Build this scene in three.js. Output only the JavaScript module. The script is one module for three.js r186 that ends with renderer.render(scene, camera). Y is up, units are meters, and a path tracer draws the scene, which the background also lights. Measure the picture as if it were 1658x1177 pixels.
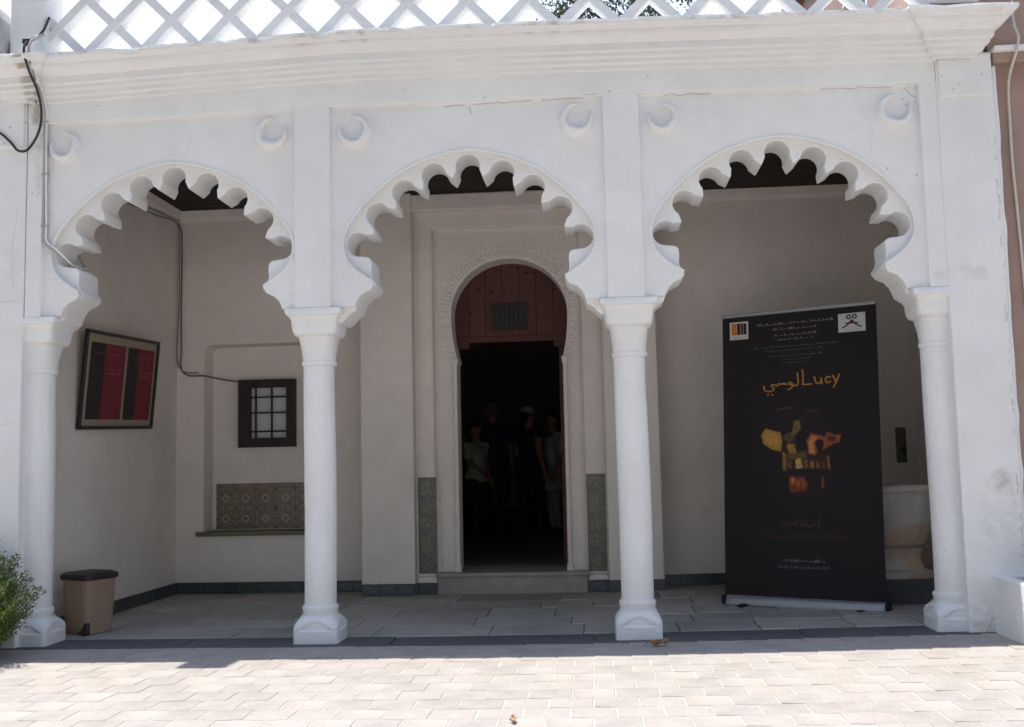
import * as THREE from 'three';
import { RoundedBoxGeometry } from 'three/addons/geometries/RoundedBoxGeometry.js';
import { mergeGeometries, mergeVertices, toCreasedNormals } from 'three/addons/utils/BufferGeometryUtils.js';

// ---------------------------------------------------------------- camera, sky, sun, exposure
const scene = new THREE.Scene();
const camera = new THREE.PerspectiveCamera(38.17, 1024 / 727, 0.1, 400);
camera.position.set(0.7673, 1.1247, 6.7259);
camera.rotation.set(0.0953, 0.0739, -0.0221, 'YXZ');
camera.updateMatrixWorld(true);

const renderer = new THREE.WebGLRenderer();
renderer.toneMapping = THREE.LinearToneMapping;
renderer.toneMappingExposure = 1.25;
renderer.shadowMap.enabled = true;

const sunDir = new THREE.Vector3(-0.288, 1, -0.062).normalize();
{
  const w = 512, h = 256, d = new Float32Array(w * h * 4);
  const zen = [0.26, 0.43, 0.86], hor = [1.2, 1.28, 1.38], low = [0.5, 0.47, 0.42];
  for (let j = 0; j < h; j++) for (let i = 0; i < w; i++) {
    const el = ((j + 0.5) / h - 0.5) * Math.PI, az = ((i + 0.5) / w - 0.5) * 2 * Math.PI;
    const y = Math.sin(el), x = Math.cos(el) * Math.cos(az), z = Math.cos(el) * Math.sin(az);
    const t = y > 0 ? y : 0;
    const glow = Math.max(0, x * sunDir.x + y * sunDir.y + z * sunDir.z), gl = 0.5 * Math.pow(glow, 10);
    const o = (j * w + i) * 4;
    for (let c = 0; c < 3; c++) d[o + c] = y > 0 ? hor[c] + (zen[c] - hor[c]) * t + gl : low[c];
    d[o + 3] = 1;
  }
  const sky = new THREE.DataTexture(d, w, h, THREE.RGBAFormat, THREE.FloatType);
  sky.mapping = THREE.EquirectangularReflectionMapping; sky.magFilter = THREE.LinearFilter; sky.needsUpdate = true;
  scene.background = sky; scene.environment = sky;
  scene.environmentIntensity = 1; scene.backgroundIntensity = 1;
}
const sun = new THREE.DirectionalLight(new THREE.Color(1, 0.955, 0.88), 5);
sun.position.copy(sunDir).multiplyScalar(40); sun.castShadow = true; sun.shadow.radius = 1;
Object.assign(sun.shadow.camera, { left: -14, right: 14, top: 14, bottom: -14, near: 1, far: 90 });
sun.shadow.mapSize.set(2048, 2048);
scene.add(sun, sun.target);

// ---------------------------------------------------------------- helpers
let seed = 7;
const rnd = () => { seed = (seed + 0x6d2b79f5) | 0; let t = Math.imul(seed ^ (seed >>> 15), 1 | seed); t = (t + Math.imul(t ^ (t >>> 7), 61 | t)) ^ t; return ((t ^ (t >>> 14)) >>> 0) / 4294967296; };
const rr = (a, b) => a + (b - a) * rnd();
const clamp = (v, a = 0, b = 1) => Math.min(b, Math.max(a, v));
const lerp = (a, b, t) => a + (b - a) * t;
const sst = (a, b, v) => { const t = clamp((v - a) / (b - a)); return t * t * (3 - 2 * t); };
const hash = (i, j, s) => { let n = Math.imul(i, 374761393) ^ Math.imul(j, 668265263) ^ Math.imul(s, 1274126177); n = Math.imul(n ^ (n >>> 13), 1274126177); return ((n ^ (n >>> 16)) >>> 0) / 4294967296; };
function vnoise(u, v, p, s) {                                  // tiles with period p
  const i = Math.floor(u), j = Math.floor(v), a = u - i, b = v - j, fa = a * a * (3 - 2 * a), fb = b * b * (3 - 2 * b), m = (k) => ((k % p) + p) % p;
  return lerp(lerp(hash(m(i), m(j), s), hash(m(i + 1), m(j), s), fa), lerp(hash(m(i), m(j + 1), s), hash(m(i + 1), m(j + 1), s), fa), fb);
}
function fbm(u, v, p, oct, s) { let a = 0, w = 0.5, n = 0, q = p; for (let k = 0; k < oct; k++) { a += w * vnoise(u * q, v * q, q, s + k); n += w; w *= 0.5; q *= 2; } return a / n; }
const enc = (l) => Math.round(255 * clamp(l <= 0.0031308 ? 12.92 * l : 1.055 * Math.pow(l, 1 / 2.4) - 0.055));
function tex(n, metres, fn, colour = true) {
  const d = new Uint8Array(n * n * 4);
  for (let j = 0; j < n; j++) for (let i = 0; i < n; i++) {
    const c = fn(i / n, j / n), o = (j * n + i) * 4;
    if (colour) { d[o] = enc(c[0]); d[o + 1] = enc(c[1]); d[o + 2] = enc(c[2]); } else d[o] = d[o + 1] = d[o + 2] = Math.round(255 * clamp(c));
    d[o + 3] = 255;
  }
  const t = new THREE.DataTexture(d, n, n, THREE.RGBAFormat);
  t.wrapS = t.wrapT = THREE.RepeatWrapping; t.magFilter = THREE.LinearFilter; t.minFilter = THREE.LinearMipmapLinearFilter; t.generateMipmaps = true;
  t.colorSpace = colour ? THREE.SRGBColorSpace : THREE.NoColorSpace; t.repeat.set(1 / metres, 1 / metres); t.needsUpdate = true;
  return t;
}
const std = (o) => new THREE.MeshStandardMaterial({ roughness: 0.9, side: THREE.DoubleSide, ...o });
const lin = (r, g, b) => new THREE.Color().setRGB(r, g, b);

function boxUV(geo) {                                          // uv in metres, projected along each face's main axis
  const g = geo.index ? geo.toNonIndexed() : geo, p = g.attributes.position, uv = new Float32Array(p.count * 2), a = new THREE.Vector3(), b = new THREE.Vector3(), c = new THREE.Vector3(), n = new THREE.Vector3();
  for (let i = 0; i < p.count; i += 3) {
    a.fromBufferAttribute(p, i); b.fromBufferAttribute(p, i + 1); c.fromBufferAttribute(p, i + 2);
    n.subVectors(b, a).cross(c.clone().sub(a)); const x = Math.abs(n.x), y = Math.abs(n.y), z = Math.abs(n.z);
    for (let k = 0; k < 3; k++) {
      const q = [a, b, c][k], [s, t] = z >= x && z >= y ? [q.x, q.y] : x >= y ? [q.z + 0.37, q.y] : [q.x, q.z + 0.61];
      uv[(i + k) * 2] = s; uv[(i + k) * 2 + 1] = t;
    }
  }
  g.setAttribute('uv', new THREE.BufferAttribute(uv, 2));
  return g;
}
function mesh(name, geo, mat, parent, uv = true) {
  const m = new THREE.Mesh(uv ? boxUV(geo) : geo, mat); m.name = name; m.castShadow = m.receiveShadow = true; parent.add(m); return m;
}
const used = {};
function numbered(n) { const k = used[n] ?? 0; used[n] = k + 1; return k ? `${n}_${String(k).padStart(3, '0')}` : n; }
function thing(name, label, category, pos = [0, 0, 0], turn = 0, group) {
  const g = new THREE.Group(); g.name = numbered(name); g.position.set(...pos); g.rotation.y = turn; g.userData = { label, category }; if (group) g.userData.group = group; scene.add(g); return g;
}
function structure(name) { const g = new THREE.Group(); g.name = name; g.userData = { kind: 'structure' }; scene.add(g); return g; }
function part(name, parent) { const g = new THREE.Group(); g.name = name; parent.add(g); return g; }
function box(x0, x1, y0, y1, z0, z1, r = 0.006, seg = 1) {
  const w = x1 - x0, h = y1 - y0, d = z1 - z0, g = r > 0 ? new RoundedBoxGeometry(w, h, d, seg, Math.min(r, w / 2.1, h / 2.1, d / 2.1)) : new THREE.BoxGeometry(w, h, d);
  g.translate((x0 + x1) / 2, (y0 + y1) / 2, (z0 + z1) / 2); return g;
}
function shapeOf(pts, holes = []) { const s = new THREE.Shape(pts.map((p) => new THREE.Vector2(...p))); for (const h of holes) s.holes.push(new THREE.Path(h.map((p) => new THREE.Vector2(...p)))); return s; }
function slab(shape, z0, z1, bev = 0.006, seg = 2) {           // a shape with thickness from z0 to z1, edges rounded
  const g = new THREE.ExtrudeGeometry(shape, { depth: z1 - z0 - 2 * bev, bevelEnabled: bev > 0, bevelSize: bev, bevelThickness: bev, bevelOffset: -bev, bevelSegments: seg, curveSegments: 24 });
  g.translate(0, 0, z0 + bev); return g;
}
function loft(sections, n = 40, wob = 0) {                     // sections: [y, half x, half z, roundness 2 = circle .. 20 = square, dx, dz]
  const pos = [], idx = [];
  sections.forEach(([y, hx, hz, e, dx = 0, dz = 0], k) => {
    for (let i = 0; i < n; i++) {
      const a = (i / n) * Math.PI * 2, c = Math.cos(a), s = Math.sin(a), q = Math.pow(Math.pow(Math.abs(c), e) + Math.pow(Math.abs(s), e), -1 / e), w = 1 + wob * (vnoise(i * 6 / n, y * 5, 6, 91) - 0.5);
      pos.push(c * q * hx * w + dx, y, s * q * hz * w + dz);
    }
    if (k) for (let i = 0; i < n; i++) { const j = (i + 1) % n, a = (k - 1) * n; idx.push(a + i, a + n + i, a + j, a + j, a + n + i, a + n + j); }
  });
  const cap = (k, flip) => { const [y, , , , dx = 0, dz = 0] = sections[k], c = pos.length / 3; pos.push(dx, y, dz); for (let i = 0; i < n; i++) { const a = k * n + i, b = k * n + (i + 1) % n; flip ? idx.push(c, a, b) : idx.push(c, b, a); } };
  cap(0, true); cap(sections.length - 1, false);
  const g = new THREE.BufferGeometry(); g.setAttribute('position', new THREE.Float32BufferAttribute(pos, 3)); g.setIndex(idx);
  return toCreasedNormals(g, 0.7);
}
function tube(pts, r, seg = 40, rad = 7) { return new THREE.TubeGeometry(new THREE.CatmullRomCurve3(pts.map((p) => new THREE.Vector3(...p))), seg, r, rad, false); }
const join = (list) => mergeGeometries(list.map((g) => { const q = g.index ? g.toNonIndexed() : g; for (const k of Object.keys(q.attributes)) if (!['position', 'normal', 'uv'].includes(k)) q.deleteAttribute(k); if (!q.attributes.normal) q.computeVertexNormals(); if (!q.attributes.uv) boxUV(q); return q; }));

// the masonry is hand-built: the floor rises a little towards the right, the eaves sag towards the ends
const floorY = (x) => 0.04 * Math.pow(clamp(x / 3, 0, 1.6), 1.5);
const sagX = [-4.2, -2.7, -0.8, 0.2, 1.4, 2.8, 3.6], sagY = [-0.05, -0.022, 0.034, 0.026, 0.008, -0.022, -0.04];
function sag(x) { let k = 0; while (k < sagX.length - 2 && x > sagX[k + 1]) k++; return lerp(sagY[k], sagY[k + 1], clamp((x - sagX[k]) / (sagX[k + 1] - sagX[k]))); }
const lift = (x, y) => sag(x) * sst(3.2, 3.85, y) + floorY(x) * (1 - clamp(y / 2.1));
function settle(g) { const p = g.attributes.position; for (let i = 0; i < p.count; i++) p.setY(i, p.getY(i) + lift(p.getX(i), p.getY(i))); g.computeVertexNormals(); return g; }
function settleKeep(g) { const p = g.attributes.position; for (let i = 0; i < p.count; i++) p.setY(i, p.getY(i) + lift(p.getX(i), p.getY(i))); return g; }

// ---------------------------------------------------------------- materials
// cracks, chips and grime of the whitewash where the photograph shows them; uv are metres on the facade, the sheet is 8 m
const wear = (() => {
  const n = 2048, c = document.createElement('canvas'); c.width = c.height = n; const g = c.getContext('2d'), X = (x) => ((x + 8) % 8) / 8 * n, Y = (y) => y / 8 * n; let sd = 99; const q = () => (sd = (sd * 16807) % 2147483647) / 2147483647;
  const crack = (pts, w, al) => { g.strokeStyle = `rgba(255,0,0,${al})`; g.lineWidth = w; g.beginPath(); let [x, y] = pts[0]; g.moveTo(X(x), Y(y)); for (let i = 1; i < pts.length; i++) { const m = Math.ceil(Math.hypot(pts[i][0] - x, pts[i][1] - y) / 0.03); for (let k = 1; k <= m; k++) g.lineTo(X(lerp(x, pts[i][0], k / m)) + (q() - 0.5) * 2.6, Y(lerp(y, pts[i][1], k / m)) + (q() - 0.5) * 2.6); [x, y] = pts[i]; } g.stroke(); };
  for (const [pa, pb] of [[[-0.15, 3.497], [-0.01, 3.498]], [[0.05, 3.50], [0.44, 3.506]], [[0.5, 3.506], [0.88, 3.512]], [[1.3, 3.499], [1.6, 3.498]], [[2.3, 3.49], [2.75, 3.487]], [[2.83, 3.47], [2.9, 3.41]], [[0.02, 3.49], [0.03, 3.43]]]) crack([pa, pb], 1.5, 0.75);
  crack([[3.10, 0.02], [3.16, 0.12], [3.23, 0.2], [3.31, 0.22]], 1.6, 0.8); crack([[3.2, 0.05], [3.22, 0.12], [3.20, 0.2]], 1.2, 0.6);
  crack([[-3.02, 2.28], [-3.2, 2.285], [-3.6, 2.27]], 1.3, 0.4); crack([[-3.02, 1.46], [-3.3, 1.45]], 1.2, 0.25); crack([[-3.05, 2.9], [-3.08, 2.6], [-3.06, 2.35]], 1.2, 0.3);
  crack([[2.55, 3.36], [2.62, 3.2], [2.60, 3.02]], 1.0, 0.25); crack([[-1.9, 3.45], [-1.86, 3.36], [-1.9, 3.24]], 1.0, 0.22); crack([[-0.5, 3.3], [-0.42, 3.2]], 1.0, 0.2); crack([[1.5, 3.42], [1.56, 3.3], [1.5, 3.22]], 1.0, 0.2);
  for (let i = 0; i < 26; i++) { const y = 0.5 + 2.9 * q(); crack([[3.352 + 0.01 * q(), y], [3.354 + 0.01 * q(), y + 0.02 + 0.06 * q()]], 1.2 + 1.6 * q(), 0.4); }
  const spot = (x, y, s, al) => { g.fillStyle = `rgba(255,0,0,${al})`; g.beginPath(); g.ellipse(X(x), Y(y), s * (0.6 + q()), s * (0.5 + q() * 0.7), q() * 3, 0, 7); g.fill(); };
  for (const [x, y] of [[2.86, 3.475], [2.91, 3.47], [2.90, 3.38], [2.82, 3.40], [2.84, 3.36], [3.16, 3.46], [3.30, 3.52], [3.12, 3.43], [3.05, 3.52], [-3.1, 3.47], [-2.94, 3.53], [-2.93, 3.44], [-2.95, 3.02], [-3.14, 3.36], [0.13, 3.53], [2.70, 2.95], [2.88, 2.9], [1.20, 3.62], [0.95, 3.53], [-0.4, 3.6], [-2.5, 3.6]]) spot(x, y, 1.6, 0.6);
  for (let i = 0; i < 90; i++) spot(-3.6 + 7 * q(), 3.8 * q(), 0.8, 0.5);
  const wash = (x, y, rx, ry, m, al) => { for (let i = 0; i < m; i++) { const a = q() * 7, d = Math.sqrt(q()); g.fillStyle = `rgba(0,0,255,${al})`; g.beginPath(); g.ellipse(X(x + rx * d * Math.cos(a)), Y(y + ry * d * Math.sin(a)), 3 + 9 * q(), 2 + 7 * q(), q() * 3, 0, 7); g.fill(); } };
  wash(3.24, 0.80, 0.12, 0.22, 70, 0.05); wash(3.27, 0.95, 0.06, 0.08, 30, 0.08); wash(3.2, 0.14, 0.17, 0.16, 110, 0.07); wash(3.12, 2.25, 0.15, 0.05, 30, 0.05); wash(-3.1, 2.5, 0.1, 0.2, 30, 0.04); wash(-3.12, 0.25, 0.2, 0.22, 70, 0.06); wash(-2.93, 3.72, 0.025, 0.22, 120, 0.18); wash(-2.9, 3.3, 0.03, 0.3, 60, 0.08); wash(3.0, 3.66, 0.05, 0.1, 20, 0.04);
  for (let i = 0; i < 40; i++) wash(-2.9 + 5.8 * q(), 3.93 - 0.03 * q(), 0.05, 0.012, 6, 0.10);
  return g.getImageData(0, 0, n, n).data;
})();
const plasterMap = tex(2048, 8, (u, v) => {
  const a = fbm(u, v, 10, 4, 11), b = fbm(u, v, 52, 2, 23), o = (Math.min(2047, Math.floor(v * 2048)) * 2048 + Math.min(2047, Math.floor(u * 2048))) * 4, al = wear[o + 3] / 255, cr = al * wear[o] / 255, gr = al * wear[o + 2] / 255;
  const k = (0.80 + (a - 0.5) * 0.10 + (b - 0.5) * 0.06) * (1 - 0.62 * cr), w = clamp(gr * (0.5 + b));
  return [k * (1 - 0.50 * w), k * (1 - 0.56 * w), k * (0.995 - 0.64 * w)];
});
const plasterBump = tex(1024, 2.6, (u, v) => 0.5 * fbm(u, v, 7, 3, 51) + 0.34 * fbm(u * 1, v * 1, 30, 3, 61) + 0.16 * vnoise(u * 260, v * 260, 260, 71), false);
const innerMap = tex(512, 2.2, (u, v) => { const a = fbm(u, v, 3, 5, 111), b = fbm(u, v, 20, 3, 123); const k = 0.82 + (a - 0.5) * 0.2 + (b - 0.5) * 0.08; return [k, k * 0.925, k * 0.86]; });
const roughBump = tex(512, 0.9, (u, v) => 0.6 * fbm(u, v, 40, 3, 151) + 0.4 * fbm(u, v, 90, 2, 161), false);
const M = {};
M.plaster = std({ map: plasterMap, bumpMap: plasterBump, bumpScale: 0.014, roughness: 0.88 });
M.inner = std({ map: innerMap, bumpMap: plasterBump, bumpScale: 0.016, roughness: 0.9 });
M.stucco = std({ map: innerMap, bumpMap: roughBump, bumpScale: 0.012, roughness: 0.95 });
const grainBump = tex(512, 0.5, (u, v) => 0.6 * fbm(u, v, 30, 4, 201) + 0.4 * vnoise(u * 200, v * 200, 200, 207), false);
const paverMap = (s, c) => tex(256, 0.7, (u, v) => { const a = fbm(u, v, 4, 5, s), b = vnoise(u * 120, v * 120, 120, s + 9); const k = 0.80 + 0.4 * (a - 0.25) * 0.8 + (b - 0.5) * 0.16; return [c[0] * k, c[1] * k, c[2] * k]; });
M.pavers = [[0.465, 0.42, 0.38], [0.455, 0.415, 0.38], [0.48, 0.432, 0.39], [0.445, 0.403, 0.365], [0.465, 0.425, 0.393]].map((c, i) => std({ map: paverMap(300 + i * 17, c), bumpMap: grainBump, bumpScale: 0.004, roughness: 0.9 }));
M.sand = std({ map: paverMap(399, [0.60, 0.555, 0.50]), bumpMap: grainBump, bumpScale: 0.003 });
const stoneMap = (s, c, v0) => tex(512, 1.4, (u, v) => { const a = fbm(u, v, 3, 6, s), b = fbm(u, v, 12, 4, s + 5), vein = Math.pow(1 - Math.abs(2 * fbm(u, v, 4, 5, s + 9) - 1), 12); const k = 0.72 + 0.45 * (a - 0.2) + 0.2 * (b - 0.5) + v0 * vein; return [c[0] * k, c[1] * k, c[2] * k]; });
M.slabs = [[0.48, 0.455, 0.41], [0.42, 0.40, 0.37], [0.53, 0.505, 0.46], [0.45, 0.435, 0.40]].map((c, i) => std({ map: stoneMap(500 + 31 * i, c, 0.12), bumpMap: grainBump, bumpScale: 0.0015, roughness: 0.55 }));
M.slate = std({ map: stoneMap(640, [0.115, 0.12, 0.128], 0.1), bumpMap: grainBump, bumpScale: 0.003, roughness: 0.75 });
M.marble = std({ map: stoneMap(660, [0.42, 0.41, 0.38], 0.15), bumpMap: grainBump, bumpScale: 0.002, roughness: 0.6 });
M.basin = std({ map: tex(512, 0.9, (u, v) => { const a = fbm(u, v, 3, 5, 701), b = fbm(u, v, 10, 4, 711), r = sst(0.55, 0.72, fbm(u, v, 4, 4, 721)); const k = 0.68 + 0.3 * (a - 0.4) + 0.15 * (b - 0.5); return [k, k * lerp(0.95, 0.74, r), k * lerp(0.86, 0.54, r)]; }), bumpMap: roughBump, bumpScale: 0.006 });
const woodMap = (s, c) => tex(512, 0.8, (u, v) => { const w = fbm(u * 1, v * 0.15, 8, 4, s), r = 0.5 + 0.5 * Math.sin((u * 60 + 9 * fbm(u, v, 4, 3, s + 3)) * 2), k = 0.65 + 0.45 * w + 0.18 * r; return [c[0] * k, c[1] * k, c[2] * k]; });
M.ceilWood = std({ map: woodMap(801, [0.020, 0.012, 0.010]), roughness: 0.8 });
M.doorWood = std({ map: woodMap(821, [0.085, 0.024, 0.016]), roughness: 0.6, bumpMap: grainBump, bumpScale: 0.002 });
M.frameWood = std({ map: woodMap(841, [0.028, 0.016, 0.014]), roughness: 0.65 });
M.iron = std({ color: lin(0.018, 0.017, 0.02), roughness: 0.55, metalness: 0.4 });
M.dark = std({ color: lin(0.035, 0.033, 0.036), roughness: 0.9 });
M.hallWall = M.inner;
M.hallFloor = std({ map: stoneMap(690, [0.34, 0.32, 0.29], 0.1), roughness: 0.6 });
M.pink = std({ map: tex(512, 2.4, (u, v) => { const a = fbm(u, v, 4, 5, 901), b = fbm(u, v, 24, 3, 911), k = 0.82 + 0.30 * (a - 0.4) + 0.14 * (b - 0.5); return [0.43 * k, 0.30 * k, 0.25 * k]; }), bumpMap: plasterBump, bumpScale: 0.01 });
M.soil = std({ color: lin(0.10, 0.065, 0.04) });
M.cableGrey = std({ color: lin(0.40, 0.39, 0.38), roughness: 0.6 });
M.cableBlack = std({ color: lin(0.02, 0.02, 0.025), roughness: 0.5 });
M.cableBrown = std({ color: lin(0.20, 0.17, 0.15), roughness: 0.7 });
M.alu = std({ color: lin(0.40, 0.41, 0.43), roughness: 0.5, metalness: 0.6 });
M.greenStone = std({ map: stoneMap(680, [0.20, 0.19, 0.12], 0.1), roughness: 0.6 });
M.grey = std({ color: lin(0.42, 0.42, 0.42), roughness: 0.6 });

// ---------------------------------------------------------------- ground and paving
const ground = mesh('ground', (() => {
  const g = new THREE.PlaneGeometry(300, 300, 60, 60); g.rotateX(-Math.PI / 2); const p = g.attributes.position;
  for (let i = 0; i < p.count; i++) p.setY(i, -0.03 + floorY(p.getX(i)));
  return g;
})(), M.sand, scene);
ground.userData = { kind: 'structure' };

const paving = structure('paving');
{
  const w = 0.212, d = 0.195, a = 0.003, gap = 0.005, z0 = -0.02, rows = 26, cols = 58;
  const outline = (sx, sz) => {
    const hw = w / 2 - gap / 2, hd = d / 2 - gap / 2, q = w / 4;
    return [[-hw, -hd + a], [-q - 0.014, -hd + a], [-q + 0.014, -hd - a], [q - 0.014, -hd - a], [q + 0.014, -hd + a], [hw, -hd + a], [hw, hd - a], [q + 0.014, hd - a], [q - 0.014, hd + a], [-q + 0.014, hd + a], [-q - 0.014, hd - a], [-hw, hd - a]].map(([x, y]) => [x * sx, y * sz]);
  };
  const geos = [0, 1, 2, 3, 4, 5].map((k) => {
    const s = new THREE.ExtrudeGeometry(shapeOf(outline(1 - 0.006 * (k % 3), 1 - 0.008 * (k >> 1))), { depth: 0.0475, bevelEnabled: true, bevelSize: 0.004, bevelThickness: 0.0025, bevelOffset: -0.004, bevelSegments: 1 });
    s.rotateX(-Math.PI / 2); s.translate(0, -0.05, 0); s.computeVertexNormals(); return boxUV(s);
  });
  const bed = new THREE.PlaneGeometry(13, 5.6, 40, 4); bed.rotateX(-Math.PI / 2); bed.translate(0, 0, 2.85);
  for (let i = 0; i < bed.attributes.position.count; i++) bed.attributes.position.setY(i, -0.0035 + floorY(bed.attributes.position.getX(i)));
  mesh('joint_sand', bed, M.sand, paving);
  const v = new THREE.Vector3(), all = [];
  for (let r = 0; r < rows; r++) for (let c = 0; c < cols; c++) {
    const x = (c - cols / 2 + (r % 2) / 2) * w, z = z0 + r * d + 0.12, y = floorY(x) + rr(-0.0012, 0.0012);
    v.set(x, y, z).project(camera);
    const seen = v.z < 1 && Math.abs(v.x) < 1.05 && v.y > -1.06 && v.y < 1;
    all.push({ x, y, z, seen, near: seen ? Math.hypot(x - 0.77, 1.1, z - 6.7) : 99, tilt: [rr(-0.006, 0.006), rr(-0.012, 0.012), rr(-0.006, 0.006)], k: Math.floor(rnd() * 6), m: Math.floor(rnd() * 5) });
  }
  const order = all.slice().sort((p, q) => p.near - q.near), rest = [[], [], [], [], []];
  order.forEach((b, i) => {
    const e = new THREE.Euler(...b.tilt);
    if (i < 300 && b.seen) {
      const m = new THREE.Mesh(geos[b.k], M.pavers[b.m]); m.name = 'paver'; m.position.set(b.x, b.y, b.z); m.rotation.copy(e); m.castShadow = m.receiveShadow = true; paving.add(m);
      const g = geos[b.k];
    } else rest[b.m].push(geos[b.k].clone().applyMatrix4(new THREE.Matrix4().compose(new THREE.Vector3(b.x, b.y, b.z), new THREE.Quaternion().setFromEuler(e), new THREE.Vector3(1, 1, 1))));
  });
  rest.forEach((l, k) => { const m = mesh('surrounding_pavers', mergeGeometries(l), M.pavers[k], paving); m.userData.kind = 'stuff'; });
}

// ---------------------------------------------------------------- porch floor
const XL = -3.06, XR = 3.6, ZB = -2.75, YC = 3.555;
const floor = structure('porch_floor');
{
  mesh('floor_bed', box(XL - 0.1, XR + 0.1, -0.25, -0.012, -3.2, -0.06, 0), M.sand, floor);
  // dark slate threshold under the columns, five long slabs
  const tx = [-3.2, -1.9, -0.55, 0.75, 2.05, 3.4];
  for (let i = 0; i < 5; i++) { const xm = (tx[i] + tx[i + 1]) / 2, m = mesh('threshold_slab', box(tx[i] + 0.003, tx[i + 1] - 0.003, -0.06, 0.008, -0.27, 0.06, 0.008), M.slate, floor); m.position.y = floorY(xm); m.rotation.z = i > 2 ? 0.014 : i > 1 ? 0.008 : 0; if (m.rotation.z) m.position.y -= xm * Math.tan(m.rotation.z); }
  let z = -0.276, row = 0;
  while (z > -2.8) {
    const dz = [0.42, 0.36, 0.5, 0.4, 0.44, 0.38, 0.4][row % 7], z1 = Math.max(z - dz, -2.95); let x = XL - 0.05 - (row % 2) * 0.3;
    while (x < XR + 0.05) {
      const w = rr(0.38, 0.86), x0 = x, x1 = Math.min(x + w, XR + 0.06);
      if (x1 - x0 > 0.1) { const m = mesh('floor_slab', box(x0 + 0.003, x1 - 0.003, -0.04, 0.012, z1 + 0.003, z - 0.003, 0.004), M.slabs[Math.floor(rnd() * 4)], floor); const xm = (x0 + x1) / 2; m.position.y = floorY(xm) + rr(-0.002, 0.002); }
      x += w;
    }
    z = z1; row++;
  }
}

// ---------------------------------------------------------------- the arcaded porch
const porch = thing('arcaded_porch', 'whitewashed porch with three scalloped arches on slender columns', 'building');
const lobes = [[0, 3.097], [0.228, 3.046], [0.428, 2.940], [0.605, 2.791], [0.738, 2.597]], LR = 0.08;
function halfArch() {                                         // right half of the scalloped outline, from the crown down to the capital
  const out = [], arc = (c, a0, a1, n = 10, r = LR) => { for (let i = 0; i <= n; i++) { const a = lerp(a0, a1, i / n); out.push([c[0] + r * Math.cos(a), c[1] + r * Math.sin(a)]); } };
  const dir = (i) => { const p = lobes[i], q = lobes[i + 1]; return Math.atan2(q[1] - p[1], q[0] - p[0]); };
  for (let i = 0; i < lobes.length; i++) {
    const din = i ? dir(i - 1) : -dir(0) * 0 + 0, dout = i < 4 ? dir(i) : -1.25;
    if (i) arc(lobes[i], din + Math.PI + 0.06, i < 4 ? dout - 0.06 : -1.5, i < 4 ? 14 : 18); else arc(lobes[0], Math.PI / 2, dout - 0.06, 8);
    if (i < 4) {                                              // the pointed tooth between two lobes
      const p = lobes[i], q = lobes[i + 1], mx = (p[0] + q[0]) / 2, my = (p[1] + q[1]) / 2, n = dir(i) - Math.PI / 2, t = dir(i), L = 0.046;
      const bx = mx + L * Math.cos(n), by = my + L * Math.sin(n), e = 0.006;
      out.push([bx - e * Math.cos(t), by - e * Math.sin(t)], [bx + 0.004 * Math.cos(n), by + 0.004 * Math.sin(n)], [bx + e * Math.cos(t), by + e * Math.sin(t)]);
    }
  }
  out.push([0.70, 2.512], [0.672, 2.508], [0.655, 2.49], [0.651, 2.455], [0.655, 2.40], [0.648, 2.365], [0.625, 2.335], [0.624, 2.318], [0.645, 2.288], [0.668, 2.276], [0.70, 2.262], [0.735, 2.224], [0.752, 2.18], [0.762, 2.152], [0.80, 2.128], [0.828, 2.098], [0.858, 2.075]);
  return out;
}
const half = halfArch();
const ringHalf = [[0, 3.198], [0.12, 3.183], [0.25, 3.148], [0.36, 3.108], [0.47, 3.05], [0.58, 2.968], [0.682, 2.872], [0.765, 2.772], [0.815, 2.69], [0.835, 2.61], [0.833, 2.55], [0.815, 2.49], [0.775, 2.435], [0.715, 2.385], [0.63, 2.33]];
const ringSmooth = new THREE.CatmullRomCurve3(ringHalf.map(([x, y]) => new THREE.Vector3(x, y, 0))).getPoints(60).map((p) => [p.x, p.y]);
const mirror = (list, c) => [...list.map(([x, y]) => [c - x, y]).reverse(), ...list.slice(1).map(([x, y]) => [c + x, y])];
const bays = [[-2.0, -3.02, -1.03], [0, -1.03, 1.03], [2.02, 1.03, 3.03]];
for (const [c, xa, xb] of bays) {
  const top = []; for (let i = 0; i <= 8; i++) top.push([lerp(xb, xa, i / 8), 3.7]);
  const arch = mesh('scalloped_arch', settle(toCreasedNormals(slab(shapeOf([[xa + 0.001, 2.075], ...mirror(half, c), [xb - 0.001, 2.075], ...top]), -0.32, -0.042, 0.008), 0.3)), M.plaster, porch);
  arch.geometry = toCreasedNormals(arch.geometry, 0.3);
  const low = [[0.63, 2.312], [0.649, 2.286], [0.672, 2.274], [0.704, 2.26], [0.739, 2.222], [0.757, 2.174]];
  const fr = [...ringSmooth, ...low];
  const bead = new THREE.CatmullRomCurve3(mirror(ringSmooth, c).map(([x, y]) => new THREE.Vector3(x, y + lift(x, y), -0.004)));
  mesh('arch_bead', new THREE.TubeGeometry(bead, 140, 0.013, 8, false), M.plaster, porch);
  const sp = mesh('spandrel', settle(slab(shapeOf([[xa + 0.001, 2.17], ...mirror(fr, c), [xb - 0.001, 2.17], ...top]), -0.08, 0, 0.010)), M.plaster, porch);
  sp.geometry = toCreasedNormals(sp.geometry, 0.3);
}
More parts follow.
